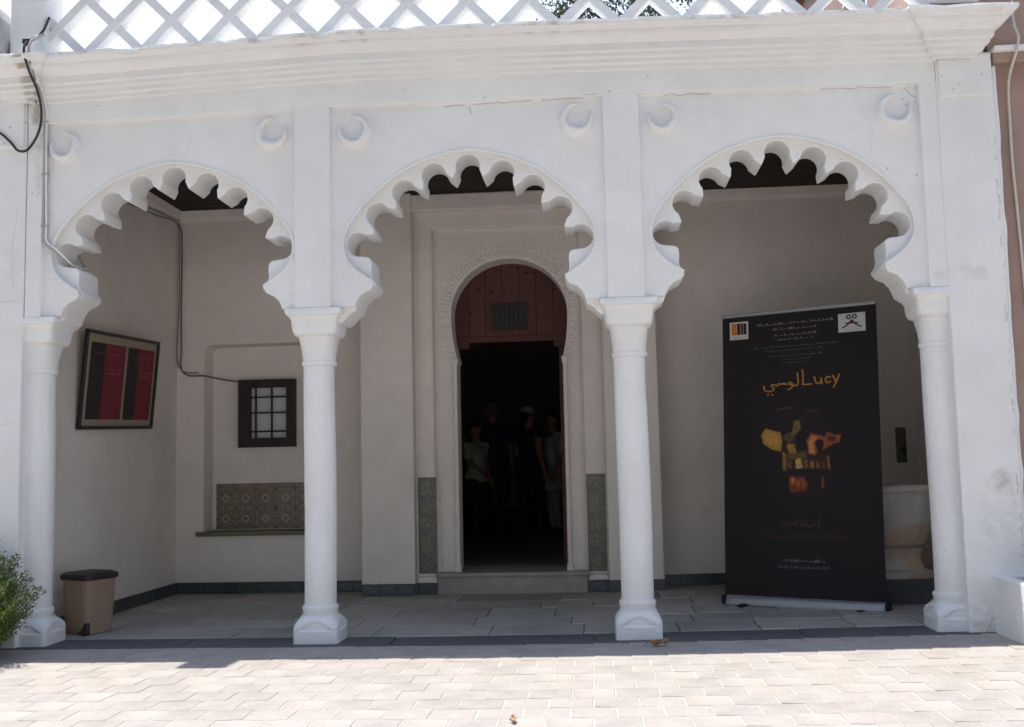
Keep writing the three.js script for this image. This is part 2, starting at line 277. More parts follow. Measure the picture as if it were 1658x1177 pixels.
// flat raised bands that frame the three bays
function sweepX(loop, x0, x1, n, wob) {                        // a closed profile [z, y] carried along x, following the sag of the eaves
  const pos = [], idx = [], K = loop.length;
  for (let i = 0; i <= n; i++) { const x = lerp(x0, x1, i / n); for (let k = 0; k < K; k++) pos.push(x, loop[k][1] + lift(x, loop[k][1]) + wob * (vnoise(x * 4 + 50, 1.5, 997, 43) - 0.5), loop[k][0]); if (i) for (let k = 0; k < K; k++) { const a = (i - 1) * K + k, c = (i - 1) * K + (k + 1) % K; idx.push(a, c, a + K, c, c + K, a + K); } }
  const g = new THREE.BufferGeometry(); g.setAttribute('position', new THREE.Float32BufferAttribute(pos, 3)); g.setIndex(idx); return toCreasedNormals(g, 0.3);
}
mesh('frame_band', sweepX([[-0.03, 3.505], [0.029, 3.505], [0.033, 3.5065], [0.0355, 3.5095], [0.036, 3.513], [0.036, 3.672], [-0.03, 3.672]], -2.99, 3.018, 90, 0.005), M.plaster, porch);
for (const [x0, x1] of [[-2.99, -2.881], [-1.149, -0.911], [0.900, 1.134], [2.912, 3.0235]]) mesh('frame_strip', settleKeep(box(x0, x1, 2.172, 3.511, -0.03, 0.0345, 0.007, 2)), M.plaster, porch);
// crescents in the spandrels
for (const [x, y, s, k] of [[-2.736, 3.332, 1, 0.95], [-1.308, 3.348, -1, 1], [-0.745, 3.333, 1, 1], [0.727, 3.352, -1, 1], [1.29, 3.336, 1, 0.95], [2.757, 3.322, -1, 1.02]]) {
  const R = 0.110 * k, pos = [], idx = [], N = 52, Q = 10, th = s > 0 ? -1.0 : Math.PI + 1.0, jit = 0.3 * x;      // thickest low down, the horns die away at the top
  for (let i = 0; i <= N; i++) {
    const a = lerp(-2.75, 2.75, i / N), w = (0.058 * Math.pow(Math.max(0, Math.cos(a * 0.571)), 0.8) + 0.0015) * k * (1 + 0.06 * Math.sin(3 * a + jit)), h = 0.068 * Math.sqrt(w / 0.058);
    for (let j = 0; j <= Q; j++) { const t = j / Q, rad = R - w * (1 - t), e = Math.pow(Math.sin(Math.PI * lerp(0.03, 0.97, t)), 0.55), c = th + a; pos.push(x + rad * Math.cos(c), y + sag(x) * 0.3 + rad * Math.sin(c), j % Q ? h * e : -0.004); }
    if (i) for (let j = 0; j < Q; j++) { const p = (i - 1) * (Q + 1) + j; idx.push(p, p + 1, p + Q + 1, p + 1, p + Q + 2, p + Q + 1); }
  }
  const g = new THREE.BufferGeometry(); g.setAttribute('position', new THREE.Float32BufferAttribute(pos, 3)); g.setIndex(idx);
  mesh('crescent', toCreasedNormals(g, 0.9), M.plaster, porch);
}
// end piers
{
  const m1 = mesh('end_pier', settle(toCreasedNormals(slab(shapeOf([[3.02, -0.05], [3.373, -0.05], [3.378, 1.0], [3.372, 2.0], [3.377, 3.0], [3.37, 3.7], [3.02, 3.7]]), -0.34, 0.042, 0.012, 3), 0.3)), M.plaster, porch);
  mesh('pier_panel', settle(box(3.034, 3.362, 3.392, 3.68, -0.01, 0.06, 0.008, 2)), M.plaster, porch);
  mesh('end_pier', settle(box(-4.4, -2.995, -0.05, 3.7, -0.34, 0.042, 0.012, 2)), M.plaster, porch);
  mesh('pier_panel', settle(box(-4.39, -3.004, 3.335, 3.68, -0.01, 0.066, 0.01, 2)), M.plaster, porch);
}
// cornice: profile as [projection, height]
const prof = [[0.004, 3.655], [0.034, 3.657], [0.036, 3.660], [0.036, 3.684], [0.062, 3.690], [0.064, 3.693], [0.064, 3.717], [0.090, 3.723], [0.092, 3.726], [0.092, 3.749], [0.110, 3.755], [0.112, 3.758], [0.112, 3.804], [0.116, 3.807], [0.146, 3.819], [0.168, 3.833], [0.179, 3.850], [0.181, 3.868], [0.186, 3.872], [0.210, 3.879], [0.226, 3.889], [0.230, 3.902], [0.228, 3.919], [0.215, 3.925]];
function cornice(name, x0, x1, zoff, endL, endR, step = 0.035) {
  const n = Math.max(6, Math.round((x1 - x0) / step)), K = prof.length, pos = [], idx = [];
  const cols = [];
  if (endL) cols.push(['L']);
  for (let i = 0; i <= n; i++) cols.push(['F', i / n]);
  if (endR) cols.push(['R']);
  cols.forEach((c, ci) => {
    for (let k = 0; k <= K; k++) {
      const [d, y] = k < K ? prof[k] : [-0.28 - zoff, 3.945];
      let x, z = zoff + d;
      const xa = x0 - (endL ? Math.max(d, 0) : 0), xb = x1 + (endR ? Math.max(d, 0) : 0);
      if (c[0] === 'L') { x = xa; z = -0.28; } else if (c[0] === 'R') { x = xb; z = -0.28; } else x = lerp(xa, xb, c[1]);
      let yy = y, w = vnoise(x * 3 + 40, k * 0.12, 997, 7) - 0.5;
      if (k < K) { yy += 0.004 * w; z += c[0] === 'F' ? 0.003 * (vnoise(x * 5 + 80, k * 0.3, 997, 17) - 0.5) : 0; }
      if (k >= K - 4 && k < K && c[0] === 'F') { const chip = Math.pow(vnoise(x * 11 + 200, 0.5, 997, 29), 4); z -= 0.030 * chip; yy -= 0.010 * chip * (k - (K - 5)) / 4 - 0.007 * (vnoise(x * 24 + 99, 0.3, 997, 31) - 0.5); }
      pos.push(x, yy + sag(x), z);
    }
    if (ci) for (let k = 0; k < K; k++) { const a = (ci - 1) * (K + 1) + k, b = a + K + 1; idx.push(a, b, a + 1, a + 1, b, b + 1); }
  });
  const g = new THREE.BufferGeometry(); g.setAttribute('position', new THREE.Float32BufferAttribute(pos, 3)); g.setIndex(idx);
  return mesh(name, toCreasedNormals(g, 0.3), M.plaster, porch);
}
cornice('cornice', -2.92, 3.0, 0.024, false, false);
cornice('cornice_block', -4.4, -2.97, 0.064, false, true);
cornice('cornice_block', 3.03, 3.235, 0.064, true, true);
// roof slab with the wall head behind the cornice
mesh('roof_slab', box(-4.4, 3.72, 3.63, 3.9, -3.3, -0.30, 0), M.plaster, porch);
mesh('wall_head', box(-4.38, 3.34, 3.66, 3.87, -0.33, 0.0, 0), M.plaster, porch);

// columns
{
  const bs = []; for (let i = 0; i <= 22; i++) { const y = 0.176 * i / 22, u = sst(0.085, 0.176, y), h = lerp(0.147, 0.118, u * u), e = lerp(13, 2.6, sst(0.1, 0.175, y)); bs.push([y, h, h, e]); }
  const base = loft(bs, 112);
  { // a shallow arched hollow on each side leaves spurs at the corners
    const p = base.attributes.position; for (let i = 0; i < p.count; i++) { const x = p.getX(i), y = p.getY(i), z = p.getZ(i), t = Math.abs(x) > Math.abs(z) ? z : x, top = 0.142 - 4.6 * t * t, k = sst(0.082, 0.09, y) * (1 - sst(top - 0.012, top + 0.004, y)) * 0.88; if (y > 0.08 && y < 0.17) { const f = 1 - 0.10 * k; p.setX(i, x * f); p.setZ(i, z * f); } }
  }
  const ringG = loft([[0.166, 0.104, 0.104, 2], [0.178, 0.112, 0.112, 2], [0.20, 0.113, 0.113, 2], [0.210, 0.117, 0.117, 2], [0.222, 0.119, 0.119, 2], [0.232, 0.114, 0.114, 2], [0.24, 0.102, 0.102, 2]], 40);
  const sh = []; for (let i = 0; i <= 26; i++) { const t = i / 26, y = lerp(0.225, 1.81, t); sh.push([y, lerp(0.1035, 0.1065, Math.sin(t * 2.2)) - 0.004 * t * t, lerp(0.1035, 0.1065, Math.sin(t * 2.2)) - 0.004 * t * t, 2, 0.004 * Math.sin(t * 5), 0.003 * Math.cos(t * 4)]); }
  const shaft = loft(sh, 40, 0.022);
  const neck = loft([[1.795, 0.100, 0.100, 2], [1.80, 0.112, 0.112, 2], [1.812, 0.117, 0.117, 2], [1.826, 0.114, 0.114, 2], [1.832, 0.103, 0.103, 2]], 40);
  const cap = loft([[1.826, 0.108, 0.108, 2], [1.88, 0.112, 0.112, 2.2], [1.94, 0.119, 0.119, 2.8], [1.985, 0.126, 0.126, 3.6], [1.992, 0.138, 0.138, 4.5], [2.0, 0.147, 0.147, 6], [2.02, 0.153, 0.153, 7], [2.05, 0.156, 0.156, 9], [2.09, 0.157, 0.157, 12], [2.10, 0.160, 0.160, 14], [2.118, 0.172, 0.172, 16], [2.126, 0.185, 0.185, 20], [2.160, 0.187, 0.187, 20], [2.167, 0.182, 0.182, 20]], 64);
  const proto = part('column', porch);
  mesh('base', toCreasedNormals(base, 0.5), M.plaster, proto); mesh('base_ring', ringG, M.plaster, proto); mesh('shaft', shaft, M.plaster, proto); mesh('neck_ring', neck, M.plaster, proto); mesh('capital', cap, M.plaster, proto);
  [[-2.965, 0.3], [-1.03, 0], [1.03, 1.2], [2.99, 2.1]].forEach(([x], i) => { const c = i ? proto.clone() : proto; if (i) porch.add(c); c.position.set(x, floorY(x) * 0.9 + 0.004, -0.145); c.scale.y = (2.166 - floorY(x) * 0.9) / 2.166; });
}
// lattice parapet on the roof edge: every bar a piece
{
  const par = part('parapet', porch), w = 0.060, y0 = 3.92, yt = 4.78, len = (yt - y0) * Math.SQRT2 + 0.05;
  const bar = (l, w2, d2) => boxUV(new RoundedBoxGeometry(l, w2, d2, 2, 0.008)), whole = { 1: bar(len, w, 0.100), '-1': bar(len, w * 0.97, 0.094) };
  for (let n = -12; n < 13; n++) for (const s of [1, -1]) {
    const xn = -0.372 + 0.4 * n, yn = 4.155, xAt = (y) => xn + s * (y - yn), xa = -2.85, xb = 3.04;
    let ya = y0, yb = yt; for (let q = 0; q < 80 && (xAt(ya) < xa || xAt(ya) > xb) && ya < yt; q++) ya += 0.012; for (let q = 0; q < 80 && (xAt(yb) < xa || xAt(yb) > xb) && yb > y0; q++) yb -= 0.012;
    if (yb - ya < 0.08) continue;
    const full = yb - ya > yt - y0 - 0.01, ym = (ya + yb) / 2, xm = xAt(ym);
    const b = new THREE.Mesh(full ? whole[s] : bar((yb - ya) * Math.SQRT2 + 0.04, s > 0 ? w : w * 0.97, s > 0 ? 0.1 : 0.094), M.plaster); b.name = 'lattice_bar'; b.castShadow = b.receiveShadow = true;
    b.position.set(xm, ym + sag(xm), 0.03 + 0.002 * s); b.rotation.z = s * (Math.PI / 4 + rr(-0.012, 0.012)); par.add(b);
  }
  mesh('top_rail', box(-2.86, 3.1, 4.755, 4.86, -0.06, 0.12, 0.012, 2), M.plaster, par);
  mesh('post', box(-3.07, -2.83, 3.9, 4.96, -0.1, 0.15, 0.014, 2), M.plaster, par);
  mesh('post_cap', box(-3.09, -2.81, 4.955, 5.06, -0.14, 0.42, 0.012, 2), M.plaster, par);
  mesh('post', box(3.02, 3.30, 3.9, 4.96, -0.16, 0.08, 0.014, 2), M.plaster, par);
}

// porch walls
mesh('side_wall', box(-3.36, XL, -0.05, 3.64, -2.98, -0.335, 0), M.inner, porch);
mesh('side_wall', box(XR, 3.75, -0.05, 3.64, -2.98, -0.29, 0), M.inner, porch);
{ // back wall with the window niche and the portal bay cut out
  const nx0 = -2.80, nx1 = -1.62, ny0 = 0.56, ny1 = 2.285;
  const niche = [[nx0, ny0], [nx0, ny1 - 0.07], [nx0 + 0.012, ny1 - 0.03], [nx0 + 0.04, ny1 - 0.006], [nx0 + 0.09, ny1], [nx1 - 0.09, ny1 + 0.004], [nx1 - 0.04, ny1 - 0.006], [nx1 - 0.012, ny1 - 0.03], [nx1, ny1 - 0.07], [nx1, ny0]];
  const s = shapeOf([[XL - 0.05, -0.05], [-0.82, -0.05], [-0.82, 3.5], [0.9, 3.5], [0.9, -0.05], [XR + 0.05, -0.05], [XR + 0.05, 3.62], [XL - 0.05, 3.62]], [niche]);
  const m = mesh('back_wall', slab(s, -2.99, ZB, 0.012, 3), M.inner, porch); m.geometry = toCreasedNormals(m.geometry, 0.3);
  mesh('niche_back', box(nx0 - 0.1, nx1 + 0.1, ny0 - 0.1, ny1 + 0.1, -3.06, -2.988, 0), M.inner, porch);
  // small cove under the ceiling
  const cove = (pts, name = 'cove') => mesh(name, pts, M.inner, porch);
  const cs = new THREE.Shape([[0, 0], [0.035, 0.035], [0.05, 0.10], [0, 0.10]].map((p) => new THREE.Vector2(...p)));
  const cg = (l) => new THREE.ExtrudeGeometry(cs, { depth: l, bevelEnabled: false });
  const a = cg(XR - XL); a.rotateY(Math.PI / 2); a.scale(1, 1, -1); a.translate(XL, YC - 0.1, ZB + 0.001); a.computeVertexNormals(); cove(a);
  const b = cg(2.4); b.translate(XL + 0.001, YC - 0.101, ZB); cove(b);
  mesh('niche_sill', box(nx0 - 0.06, nx1 + 0.05, ny0 - 0.032, ny0 + 0.008, -2.985, ZB + 0.055, 0.01, 2), M.greenStone, porch);
}
// boarded ceiling
{
  const ceil = part('ceiling', porch);
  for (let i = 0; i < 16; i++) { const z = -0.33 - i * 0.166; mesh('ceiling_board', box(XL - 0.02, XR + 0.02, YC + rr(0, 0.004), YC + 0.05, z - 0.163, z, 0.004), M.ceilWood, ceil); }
}

// ---------------------------------------------------------------- portal: two piers, nested frames and the horseshoe arch
{
  const portal = part('portal', porch), cx = 0.058;
  for (const [a, b] of [[-1.262, -0.79], [0.885, 1.355]]) mesh('portal_pier', settleKeep(box(a, b, -0.04, 3.555, -2.76, -2.42, 0.014, 2)), M.inner, portal);
  mesh('portal_lintel', box(-0.80, 0.895, 3.40, 3.555, -2.76, -2.44, 0.02, 2), M.inner, portal);
  const fr = slab(shapeOf([[-0.80, 0.02], [-0.62, 0.02], [-0.62, 3.255], [0.70, 3.255], [0.70, 0.02], [0.895, 0.02], [0.895, 3.42], [-0.80, 3.42]]), -2.76, -2.535, 0.02, 4);
  mesh('door_frame', toCreasedNormals(fr, 0.3), M.inner, portal);
  const cy = 2.475, R = 0.522, pinch = 2.06, hw = 0.487, pts = [[-0.66, 0.15], [cx - hw, 0.15], [cx - hw, pinch - 0.035], [cx - hw + 0.006, pinch - 0.012]];
  const n = 60, a0 = -Math.asin((cy - pinch) / 0.95);
  for (let i = 0; i <= n; i++) { const a = Math.PI - a0 - (Math.PI - 2 * a0) * i / n, sn = Math.sin(a); pts.push([cx + R * Math.cos(a), cy + sn * (sn > 0 ? 0.498 : 0.95)]); }
  pts.push([cx + hw - 0.006, pinch - 0.012], [cx + hw, pinch - 0.035], [cx + hw, 0.15], [0.74, 0.15], [0.74, 3.3], [-0.66, 3.3]);
  const m = mesh('horseshoe_arch', toCreasedNormals(slab(shapeOf(pts), -2.93, -2.605, 0.01, 2), 0.3), M.stucco, portal);
  // carved lace of small stucco teeth round the arch
  const teeth = [];
  const onArch = (a, o) => { const sn = Math.sin(a); return [cx + (R + o) * Math.cos(a), cy + sn * (sn > 0 ? 0.498 + o : 0.95 + o), -2.604]; };
  for (let i = 0; i < 60; i++) { const a = -0.36 + (Math.PI + 0.72) * i / 59, g = new RoundedBoxGeometry(0.05, 0.02, 0.024, 1, 0.005); g.rotateZ(a * 1.0); g.translate(...onArch(a, 0.05)); teeth.push(g); }
  for (let i = 0; i < 40; i++) { const a = -0.2 + (Math.PI + 0.4) * i / 39, g = new RoundedBoxGeometry(0.022, 0.03, 0.018, 1, 0.005); g.rotateZ(a); g.translate(...onArch(a, 0.105 + 0.006 * (i % 2))); teeth.push(g); }
  const lace = mesh('carved_border', join(teeth), M.stucco, portal); lace.userData.kind = 'stuff';
  for (const s of [-1, 1]) {
    const g = loft([[0.19, 0.03, 0.03, 8], [0.24, 0.028, 0.028, 3], [0.26, 0.02, 0.02, 2], [2.0, 0.019, 0.019, 2], [2.02, 0.027, 0.027, 3], [2.07, 0.032, 0.032, 8]], 16); g.translate(cx + s * (hw + 0.004), 0, -2.585); mesh('colonnette', g, M.inner, portal);
  }
  // step
  mesh('step_riser', settleKeep(box(-0.60, 0.70, -0.04, 0.158, -2.9, -2.47, 0.006)), M.marble, portal);
  mesh('step_tread', box(-0.615, 0.715, 0.157, 0.192, -3.1, -2.445, 0.01, 2), M.marble, portal);
  for (const [a, b] of [[-0.79, -0.602], [0.702, 0.888]]) mesh('frame_plinth', box(a, b, -0.04, 0.165, -2.76, -2.475, 0.03, 3), M.inner, portal);
}

// ---------------------------------------------------------------- glazed tiles
function tileTex(draw, n = 128) { const c = document.createElement('canvas'); c.width = c.height = n; draw(c.getContext('2d'), n); const t = new THREE.CanvasTexture(c); t.colorSpace = THREE.SRGBColorSpace; t.magFilter = THREE.LinearFilter; return t; }
function starTile(k) {
  return tileTex((g, n) => {
    g.fillStyle = ['#857b66', '#7f7661', '#8a806a'][k]; g.fillRect(0, 0, n, n);
    const m = n / 2;
    for (let i = 0; i < 4; i++) { g.save(); g.translate(m, m); g.rotate(i * Math.PI / 2); g.fillStyle = ['#8a6552', '#906a54', '#806252'][(i + k) % 3]; g.beginPath(); g.ellipse(m * 0.5, m * 0.5, n * 0.15, n * 0.12, 0.785, 0, 7); g.fill(); g.strokeStyle = '#4c4d43'; g.lineWidth = n * 0.03; g.stroke(); g.fillStyle = '#605f50'; g.beginPath(); g.moveTo(0, 0); g.lineTo(m * 0.95, -n * 0.07); g.lineTo(m * 0.95, n * 0.07); g.fill(); g.restore(); }
    g.fillStyle = '#82806f'; g.beginPath(); g.arc(m, m, n * 0.16, 0, 7); g.fill(); g.strokeStyle = '#b3aa92'; g.lineWidth = n * 0.045; g.stroke();
    g.fillStyle = ['#7a4c40', '#525c56', '#857656'][k]; g.beginPath(); g.arc(m, m, n * 0.08, 0, 7); g.fill();
    for (const [x, y] of [[0, 0], [n, 0], [0, n], [n, n]]) { g.fillStyle = '#58564a'; g.beginPath(); g.arc(x, y, n * 0.13, 0, 7); g.fill(); }
  });
}
function floralTile(k) {
  return tileTex((g, n) => {
    g.fillStyle = ['#4a4e42', '#4e5146', '#464a40'][k]; g.fillRect(0, 0, n, n); let s = 17 + k * 31; const q = () => (s = (s * 16807) % 2147483647) / 2147483647;
    for (let i = 0; i < 34; i++) { g.fillStyle = ['#77704c', '#6c5040', '#42544f', '#666a4c', '#3a454a'][Math.floor(q() * 5)]; g.beginPath(); g.ellipse(q() * n, q() * n, n * (0.05 + 0.1 * q()), n * (0.03 + 0.06 * q()), q() * 6, 0, 7); g.fill(); }
    g.globalAlpha = 0.55; g.strokeStyle = '#857b50'; g.lineWidth = n * 0.06; g.beginPath(); g.arc(n / 2, n / 2, n * 0.26, k, k + 4.2); g.stroke(); g.fillStyle = '#84754a'; g.beginPath(); g.arc(n / 2, n / 2, n * 0.1, 0, 7); g.fill();
  });
}
function plainTile(c, d, k) {
  return tileTex((g, n) => { g.fillStyle = c; g.fillRect(0, 0, n, n); let s = 7 + 53 * k; const q = () => (s = (s * 16807) % 2147483647) / 2147483647; for (let i = 0; i < 9; i++) { g.fillStyle = d; g.globalAlpha = 0.5; g.beginPath(); g.ellipse(q() * n, q() * n, n * 0.14 * q() + 4, n * 0.1 * q() + 3, q() * 6, 0, 7); g.fill(); } });
}
function tileGeo(w, h, d) {                                     // front face carries the whole picture once
  const g = new RoundedBoxGeometry(w, h, d, 1, 0.003), p = g.attributes.position, uv = g.attributes.uv;
  for (let i = 0; i < p.count; i++) uv.setXY(i, p.getX(i) / w + 0.5, p.getY(i) / h + 0.5);
  return g;
}
const glaze = (map) => new THREE.MeshPhysicalMaterial({ map, roughness: 0.35, clearcoat: 0.4, clearcoatRoughness: 0.3 });
{
  const panel = part('tile_panel', porch), mats = [0, 1, 2].map((k) => glaze(starTile(k))), S = 0.19, G = tileGeo(S - 0.003, S - 0.003, 0.014), G2 = tileGeo(S - 0.003, 0.042, 0.014);
  for (let r = 0; r < 3; r++) for (let c = 0; c < 6; c++) {
    const x = -2.765 + (c + 0.5) * S, y = r < 2 ? 0.575 + (r + 0.5) * S : 0.575 + 2 * S + 0.022;
    if (x > -1.63) continue;
    const m = mesh('tile', r < 2 ? G : G2, mats[(r * 2 + c) % 3], panel, false); m.position.set(x, y, -2.984 + rr(0, 0.0015)); m.rotation.set(0, 0, (c + r) % 4 * Math.PI / 2 * (r < 2 ? 1 : 0));
  }
  const fl = [0, 1, 2].map((k) => glaze(floralTile(k)));
  for (const [x, w] of [[-0.692, 0.166], [0.79, 0.164]]) {
    const p2 = part('tile_panel', porch), g = tileGeo(w - 0.003, 0.165, 0.014);
    for (let r = 0; r < 5; r++) { const m = mesh('tile', g, fl[(r + (x > 0)) % 3], p2, false); m.position.set(x, 0.268 + r * 0.168, -2.531); }
  }
  // dark skirting tiles along the foot of the walls
  const sk = [0, 1, 2].map((k) => glaze(plainTile(['#3a4248', '#333a42', '#424946'][k], ['#5c6a70', '#27303c', '#2d3b36'][k], k))), sp = part('skirting', porch), L = 0.148, sg = tileGeo(L - 0.003, 0.1, 0.016);
  const run = (x0, z0, x1, z1, ry) => { const len = Math.hypot(x1 - x0, z1 - z0), n = Math.round(len / L); for (let i = 0; i < n; i++) { const t = (i + 0.5) / n, x = lerp(x0, x1, t), m = mesh('skirting_tile', sg, sk[Math.floor(rnd() * 3)], sp, false); m.position.set(x, 0.062 + floorY(x), lerp(z0, z1, t)); m.rotation.y = ry; m.scale.x = len / n / L; } };
  run(XL + 0.007, ZB, XL + 0.007, -0.36, Math.PI / 2); run(XL, ZB + 0.007, -1.265, ZB + 0.007, 0); run(-1.262, -2.413, -0.79, -2.413, 0); run(0.885, -2.413, 1.355, -2.413, 0); run(1.36, ZB + 0.007, XR, ZB + 0.007, 0);
  run(-0.79, -2.468, -0.605, -2.468, 0); run(0.705, -2.468, 0.885, -2.468, 0); run(-0.783, -2.53, -0.783, -2.42, Math.PI / 2);
}

// ---------------------------------------------------------------- niche window
{
  const w = part('window', porch), x0 = -2.535, x1 = -1.995, y0 = 1.332, y1 = 1.966, z = -2.99, t = 0.1;
  const fr = slab(shapeOf([[x0, y0], [x1, y0], [x1, y1], [x0, y1]], [[[x0 + t + 0.012, y0 + 0.085], [x0 + t + 0.012, y1 - 0.075], [x1 - t + 0.02, y1 - 0.075], [x1 - t + 0.02, y0 + 0.085]]]), z, z + 0.085, 0.008, 2);
  mesh('frame', toCreasedNormals(fr, 0.3), M.frameWood, w);
  const ix0 = x0 + 0.112, ix1 = x1 - 0.08, iy0 = y0 + 0.085, iy1 = y1 - 0.075;
  const pane = new THREE.MeshPhysicalMaterial({ color: lin(0.58, 0.59, 0.62), roughness: 0.25 });
  mesh('pane', box(ix0 - 0.01, ix1 + 0.01, iy0 - 0.01, iy1 + 0.01, z + 0.004, z + 0.016, 0), pane, w);
  for (const x of [lerp(ix0, ix1, 0.14), lerp(ix0, ix1, 0.58)]) mesh('bar', box(x - 0.008, x + 0.008, iy0 - 0.005, iy1 + 0.005, z + 0.035, z + 0.05, 0.003), M.iron, w);
  for (const k of [0.13, 0.5, 0.81]) { const y = lerp(iy0, iy1, k); mesh('bar', box(ix0 - 0.005, ix1 + 0.005, y - 0.007, y + 0.007, z + 0.047, z + 0.06, 0.003), M.iron, w); }
}

// ---------------------------------------------------------------- door: boarded tympanum with a grille, open below
{
  const door = part('door', porch), cx = 0.058, cy = 2.475, R = 0.545, yb = 2.255;
  const n = 7, w = 2 * R / n;
  for (let i = 0; i < n; i++) {
    const xa = cx - R + i * w + 0.0007, xb = xa + w - 0.0014, g = [];
    const hy = (x) => cy + Math.sqrt(Math.max(0.0004, R * R - (x - cx) ** 2) * 0.93);
    const mid = []; for (let k = 0; k <= 6; k++) { const x = lerp(xb, xa, k / 6); mid.push([x, hy(x)]); }
    const lowL = Math.abs(i - 3) === 3 ? 2.19 : yb;
    const q = mesh('door_board', slab(shapeOf([[xa, lowL], [xb, lowL], ...mid]), -2.90 + (i % 2) * 0.002, -2.862 + (i % 2) * 0.002, 0.003, 1), M.doorWood, door);
  }
  mesh('cross_rail', box(cx - 0.5, cx + 0.5, 2.245, 2.30, -2.92, -2.852, 0.006), M.doorWood, door);
  const gx0 = -0.128, gx1 = 0.205, gy0 = 2.355, gy1 = 2.605;
  const gr = part('grille', door);
  const f = slab(shapeOf([[gx0, gy0], [gx1, gy0], [gx1, gy1], [gx0, gy1]], [[[gx0 + 0.035, gy0 + 0.035], [gx0 + 0.035, gy1 - 0.035], [gx1 - 0.035, gy1 - 0.035], [gx1 - 0.035, gy0 + 0.035]]]), -2.864, -2.842, 0.004, 1);
  mesh('grille_frame', f, M.frameWood, gr);
  mesh('grille_plate', box(gx0 + 0.03, gx1 - 0.03, gy0 + 0.03, gy1 - 0.03, -2.866, -2.856, 0), std({ color: lin(0.03, 0.03, 0.032), roughness: 0.7 }), gr);
  for (let k = 1; k < 6; k++) { const x = lerp(gx0 + 0.035, gx1 - 0.035, k / 6); mesh('grille_bar', box(x - 0.004, x + 0.004, gy0 + 0.03, gy1 - 0.03, -2.856, -2.848, 0.002), M.iron, gr); }
  for (const [sx, sy] of [[-0.09, 2.90], [0.07, 2.93], [0.15, 2.88], [-0.3, 2.74], [-0.38, 2.52], [0.22, 2.885], [0.4, 2.72], [-0.18, 2.72]]) { const g = new THREE.SphereGeometry(0.014, 10, 6); g.scale(1, 1, 0.6); g.translate(cx + sx, sy, -2.86); mesh('stud', g, M.iron, door); }
  // the leaf stands open against the right-hand jamb inside
  const leaf = mesh('door_leaf', box(0.50, 0.545, 0.2, 2.245, -3.42, -2.94, 0.006), M.doorWood, door); leaf.position.x = -0.012;
}
// dark hall behind the door
{
  const hall = part('hall', porch), wall = M.hallWall;
  mesh('hall_wall', box(-6.2, -6.0, 0.0, 5.2, -17, -3.07, 0), wall, hall); mesh('hall_wall', box(6.0, 6.2, 0.0, 5.2, -17, -3.07, 0), wall, hall);
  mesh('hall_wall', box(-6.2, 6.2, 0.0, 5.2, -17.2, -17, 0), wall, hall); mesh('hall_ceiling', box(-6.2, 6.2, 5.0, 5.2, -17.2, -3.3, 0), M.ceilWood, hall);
  mesh('hall_floor', box(-6.2, 6.2, 0.0, 0.178, -17.2, -3.02, 0), M.hallFloor, hall);
  mesh('hall_wall', box(-6.2, -0.55, 0.0, 5.2, -3.28, -3.07, 0), wall, hall); mesh('hall_wall', box(0.66, 6.2, 0.0, 5.2, -3.28, -3.07, 0), wall, hall); mesh('hall_wall', box(-0.56, 0.67, 3.0, 5.2, -3.28, -2.995, 0), wall, hall);
}
// ---------------------------------------------------------------- END OF ARCHITECTURE
// ---------------------------------------------------------------- framed poster leaning out from the left wall
function canvasTex(w, h, draw) { const c = document.createElement('canvas'); c.width = w; c.height = h; draw(c.getContext('2d'), w, h); const t = new THREE.CanvasTexture(c); t.colorSpace = THREE.SRGBColorSpace; t.magFilter = THREE.LinearFilter; return t; }
function lcg(s) { return () => (s = (s * 16807) % 2147483647) / 2147483647; }
function scribble(g, x0, x1, y, h, q, col) {                    // a line of print too small to read
  g.strokeStyle = col; g.lineWidth = Math.max(1, h * 0.22); g.beginPath(); let x = x0;
  while (x < x1) { const w = h * (0.25 + 0.5 * q()); g.moveTo(x, y - h * (0.1 + 0.5 * q())); g.lineTo(x + w * 0.7, y - h * 0.3 * q()); if (q() < 0.3) { g.moveTo(x + w * 0.5, y); g.lineTo(x + w * 0.5, y - h * 0.9); } x += w + (q() < 0.2 ? h * 0.5 : h * 0.12); }
  g.stroke();
}
